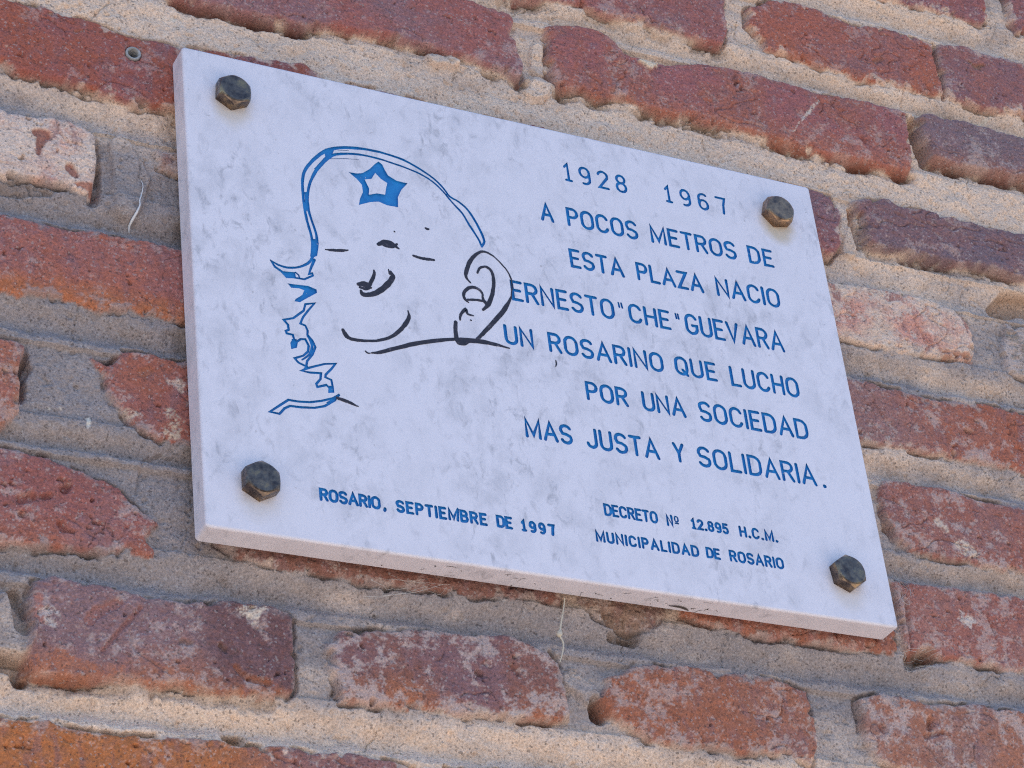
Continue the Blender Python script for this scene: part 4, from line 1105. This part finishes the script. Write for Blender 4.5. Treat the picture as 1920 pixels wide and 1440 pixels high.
se = NT('dry_straw')
se.set(Base_Color=(0.60, 0.50, 0.38), Roughness=0.7)
root = bpy.data.objects.new('grass_seed', None); COL.objects.link(root)
q = unproj([(1059, 1121), (1056, 1145), (1052, 1168), (1050, 1183)], WALL_Y - 0.004)
root.location = (q[0][0] / 1000, WALL_Y - 0.004, q[0][1] / 1000 + ZC); root.empty_display_size = 0.01
tag(root, 'dry pale grass seed with a wispy tail hanging under the lower edge of the plaque', 'seed')
def rel(x, y, z): return (x / 1000 - root.location.x, y - root.location.y, z / 1000 + ZC - root.location.z)
vs, fs = tube([rel(x, WALL_Y - 0.004, z) for x, z in smooth(q, 4)], list(np.linspace(.0003, .0006, 13)))
mesh_obj('awn', vs, fs, se.m, root, True)
q2 = unproj([(1051, 1180), (1049, 1188), (1048, 1194)], WALL_Y - 0.004)
vs, fs = tube([rel(x, WALL_Y - 0.004, z) for x, z in smooth(q2, 4)], [.0004, .0008, .0012, .0015, .0016, .0016, .0015, .0012, .0006], 8)
mesh_obj('husk', vs, fs, se.m, root, True)
q3 = unproj([(1049, 1192), (1056, 1205), (1055, 1222), (1050, 1242)], WALL_Y - 0.004)
vs, fs = tube([rel(x, WALL_Y - 0.004, z) for x, z in smooth(q3, 4)], list(np.linspace(.0006, .0003, 13)))
mesh_obj('tail', vs, fs, se.m, root, True)

# cobweb threads between the stone and the bricks
cw = NT('cobweb_silk')
cw.set(Base_Color=(0.66, 0.62, 0.58), Roughness=0.6)
def web(name, spots, n, label, seed):
    rg = np.random.RandomState(seed); vs, fs = [], []
    for k in range(n):
        a_, b_ = spots[rg.randint(len(spots))], spots[rg.randint(len(spots))]
        if a_ is b_: continue
        q = unproj([(a_[0] + rg.uniform(-9, 9), a_[1] + rg.uniform(-7, 7)), (b_[0] + rg.uniform(-9, 9), b_[1] + rg.uniform(-7, 7))], WALL_Y - 0.002)
        md = q.mean(0) + [rg.uniform(-3, 3), -abs(rg.normal(0, 2))]
        pp = smooth(np.array([q[0], md, q[1]]), 5)
        v_, f_ = tube([(x / 1000, surf(x, z) - 0.0012, z / 1000 + ZC) for x, z in pp], rg.uniform(.00003, .00008), 4)
        o_ = len(vs); vs += v_; fs += [tuple(i + o_ for i in f) for f in f_]
    o = mesh_obj(name, vs, fs, cw.m)
    tag(o, label, 'cobweb'); return o
web('cobweb', [(1688, 1062), (1676, 1085), (1700, 1098), (1716, 1095), (1692, 1130), (1710, 1122)], 16, 'torn pale cobweb at the lower right corner of the plaque', 3)
web('cobweb', [(1700, 1222), (1722, 1240), (1748, 1246), (1756, 1218), (1708, 1248)], 14, 'cobweb stretched over a broken hole in the bed joint', 4)
web('cobweb', [(700, 1086), (740, 1080), (770, 1092), (800, 1090), (690, 1108), (840, 1098)], 9, 'thin cobweb under the lower edge of the plaque', 5)

# dusty dark strands clinging to the underside of the stone
dk_ = NT('dusty_strand')
dk_.set(Base_Color=(0.07, 0.05, 0.04), Roughness=0.8)
rg = np.random.RandomState(12); vs, fs = [], []
for k in range(20):
    x = rg.uniform(-95, 90) if k < 14 else rg.uniform(40, 85); y = rg.uniform(3, 12); a_ = rg.uniform(-0.7, 0.7) + (math.pi if rg.rand() < 0.5 else 0)
    L_ = rg.uniform(2, 9); pts = []
    for i in range(6):
        pts.append((x / 1000, min(max(y, 1.8), 14.5) / 1000, ZC - 0.15 - 0.00012 - rg.uniform(0, 0.0002)))
        x += L_ / 5 * math.cos(a_); y += L_ / 5 * math.sin(a_) * 0.8; a_ += rg.normal(0, 0.45)
    v_, f_ = tube(pts, rg.uniform(.00005, .00011), 4); o_ = len(vs); vs += v_; fs += [tuple(i + o_ for i in f) for f in f_]
for k in range(16):
    x, y = rg.uniform(-110, 95), rg.uniform(2.5, 14)
    v_, f_ = tube([(x / 1000, y / 1000, ZC - 0.1502), ((x + rg.uniform(.2, .7)) / 1000, (y + rg.uniform(-.3, .3)) / 1000, ZC - 0.1503)], rg.uniform(.00015, .0003), 5)
    o_ = len(vs); vs += v_; fs += [tuple(i + o_ for i in f) for f in f_]
pts = [(62 / 1000, .0105, ZC - .1505), (66 / 1000, .0095, ZC - .151), (70 / 1000, .0102, ZC - .1508), (74 / 1000, .0112, ZC - .1512)]
v_, f_ = tube(smooth(np.array(pts), 4), list(np.interp(np.linspace(0, 1, 13), [0, .4, .8, 1], [.0002, .0005, .0007, .0003])), 6)
o_ = len(vs); vs += v_; fs += [tuple(i + o_ for i in f) for f in f_]
ds = mesh_obj('cobweb', vs, fs, dk_.m)
tag(ds, 'dark dusty cobweb strands and specks clinging to the underside of the plaque', 'cobweb')
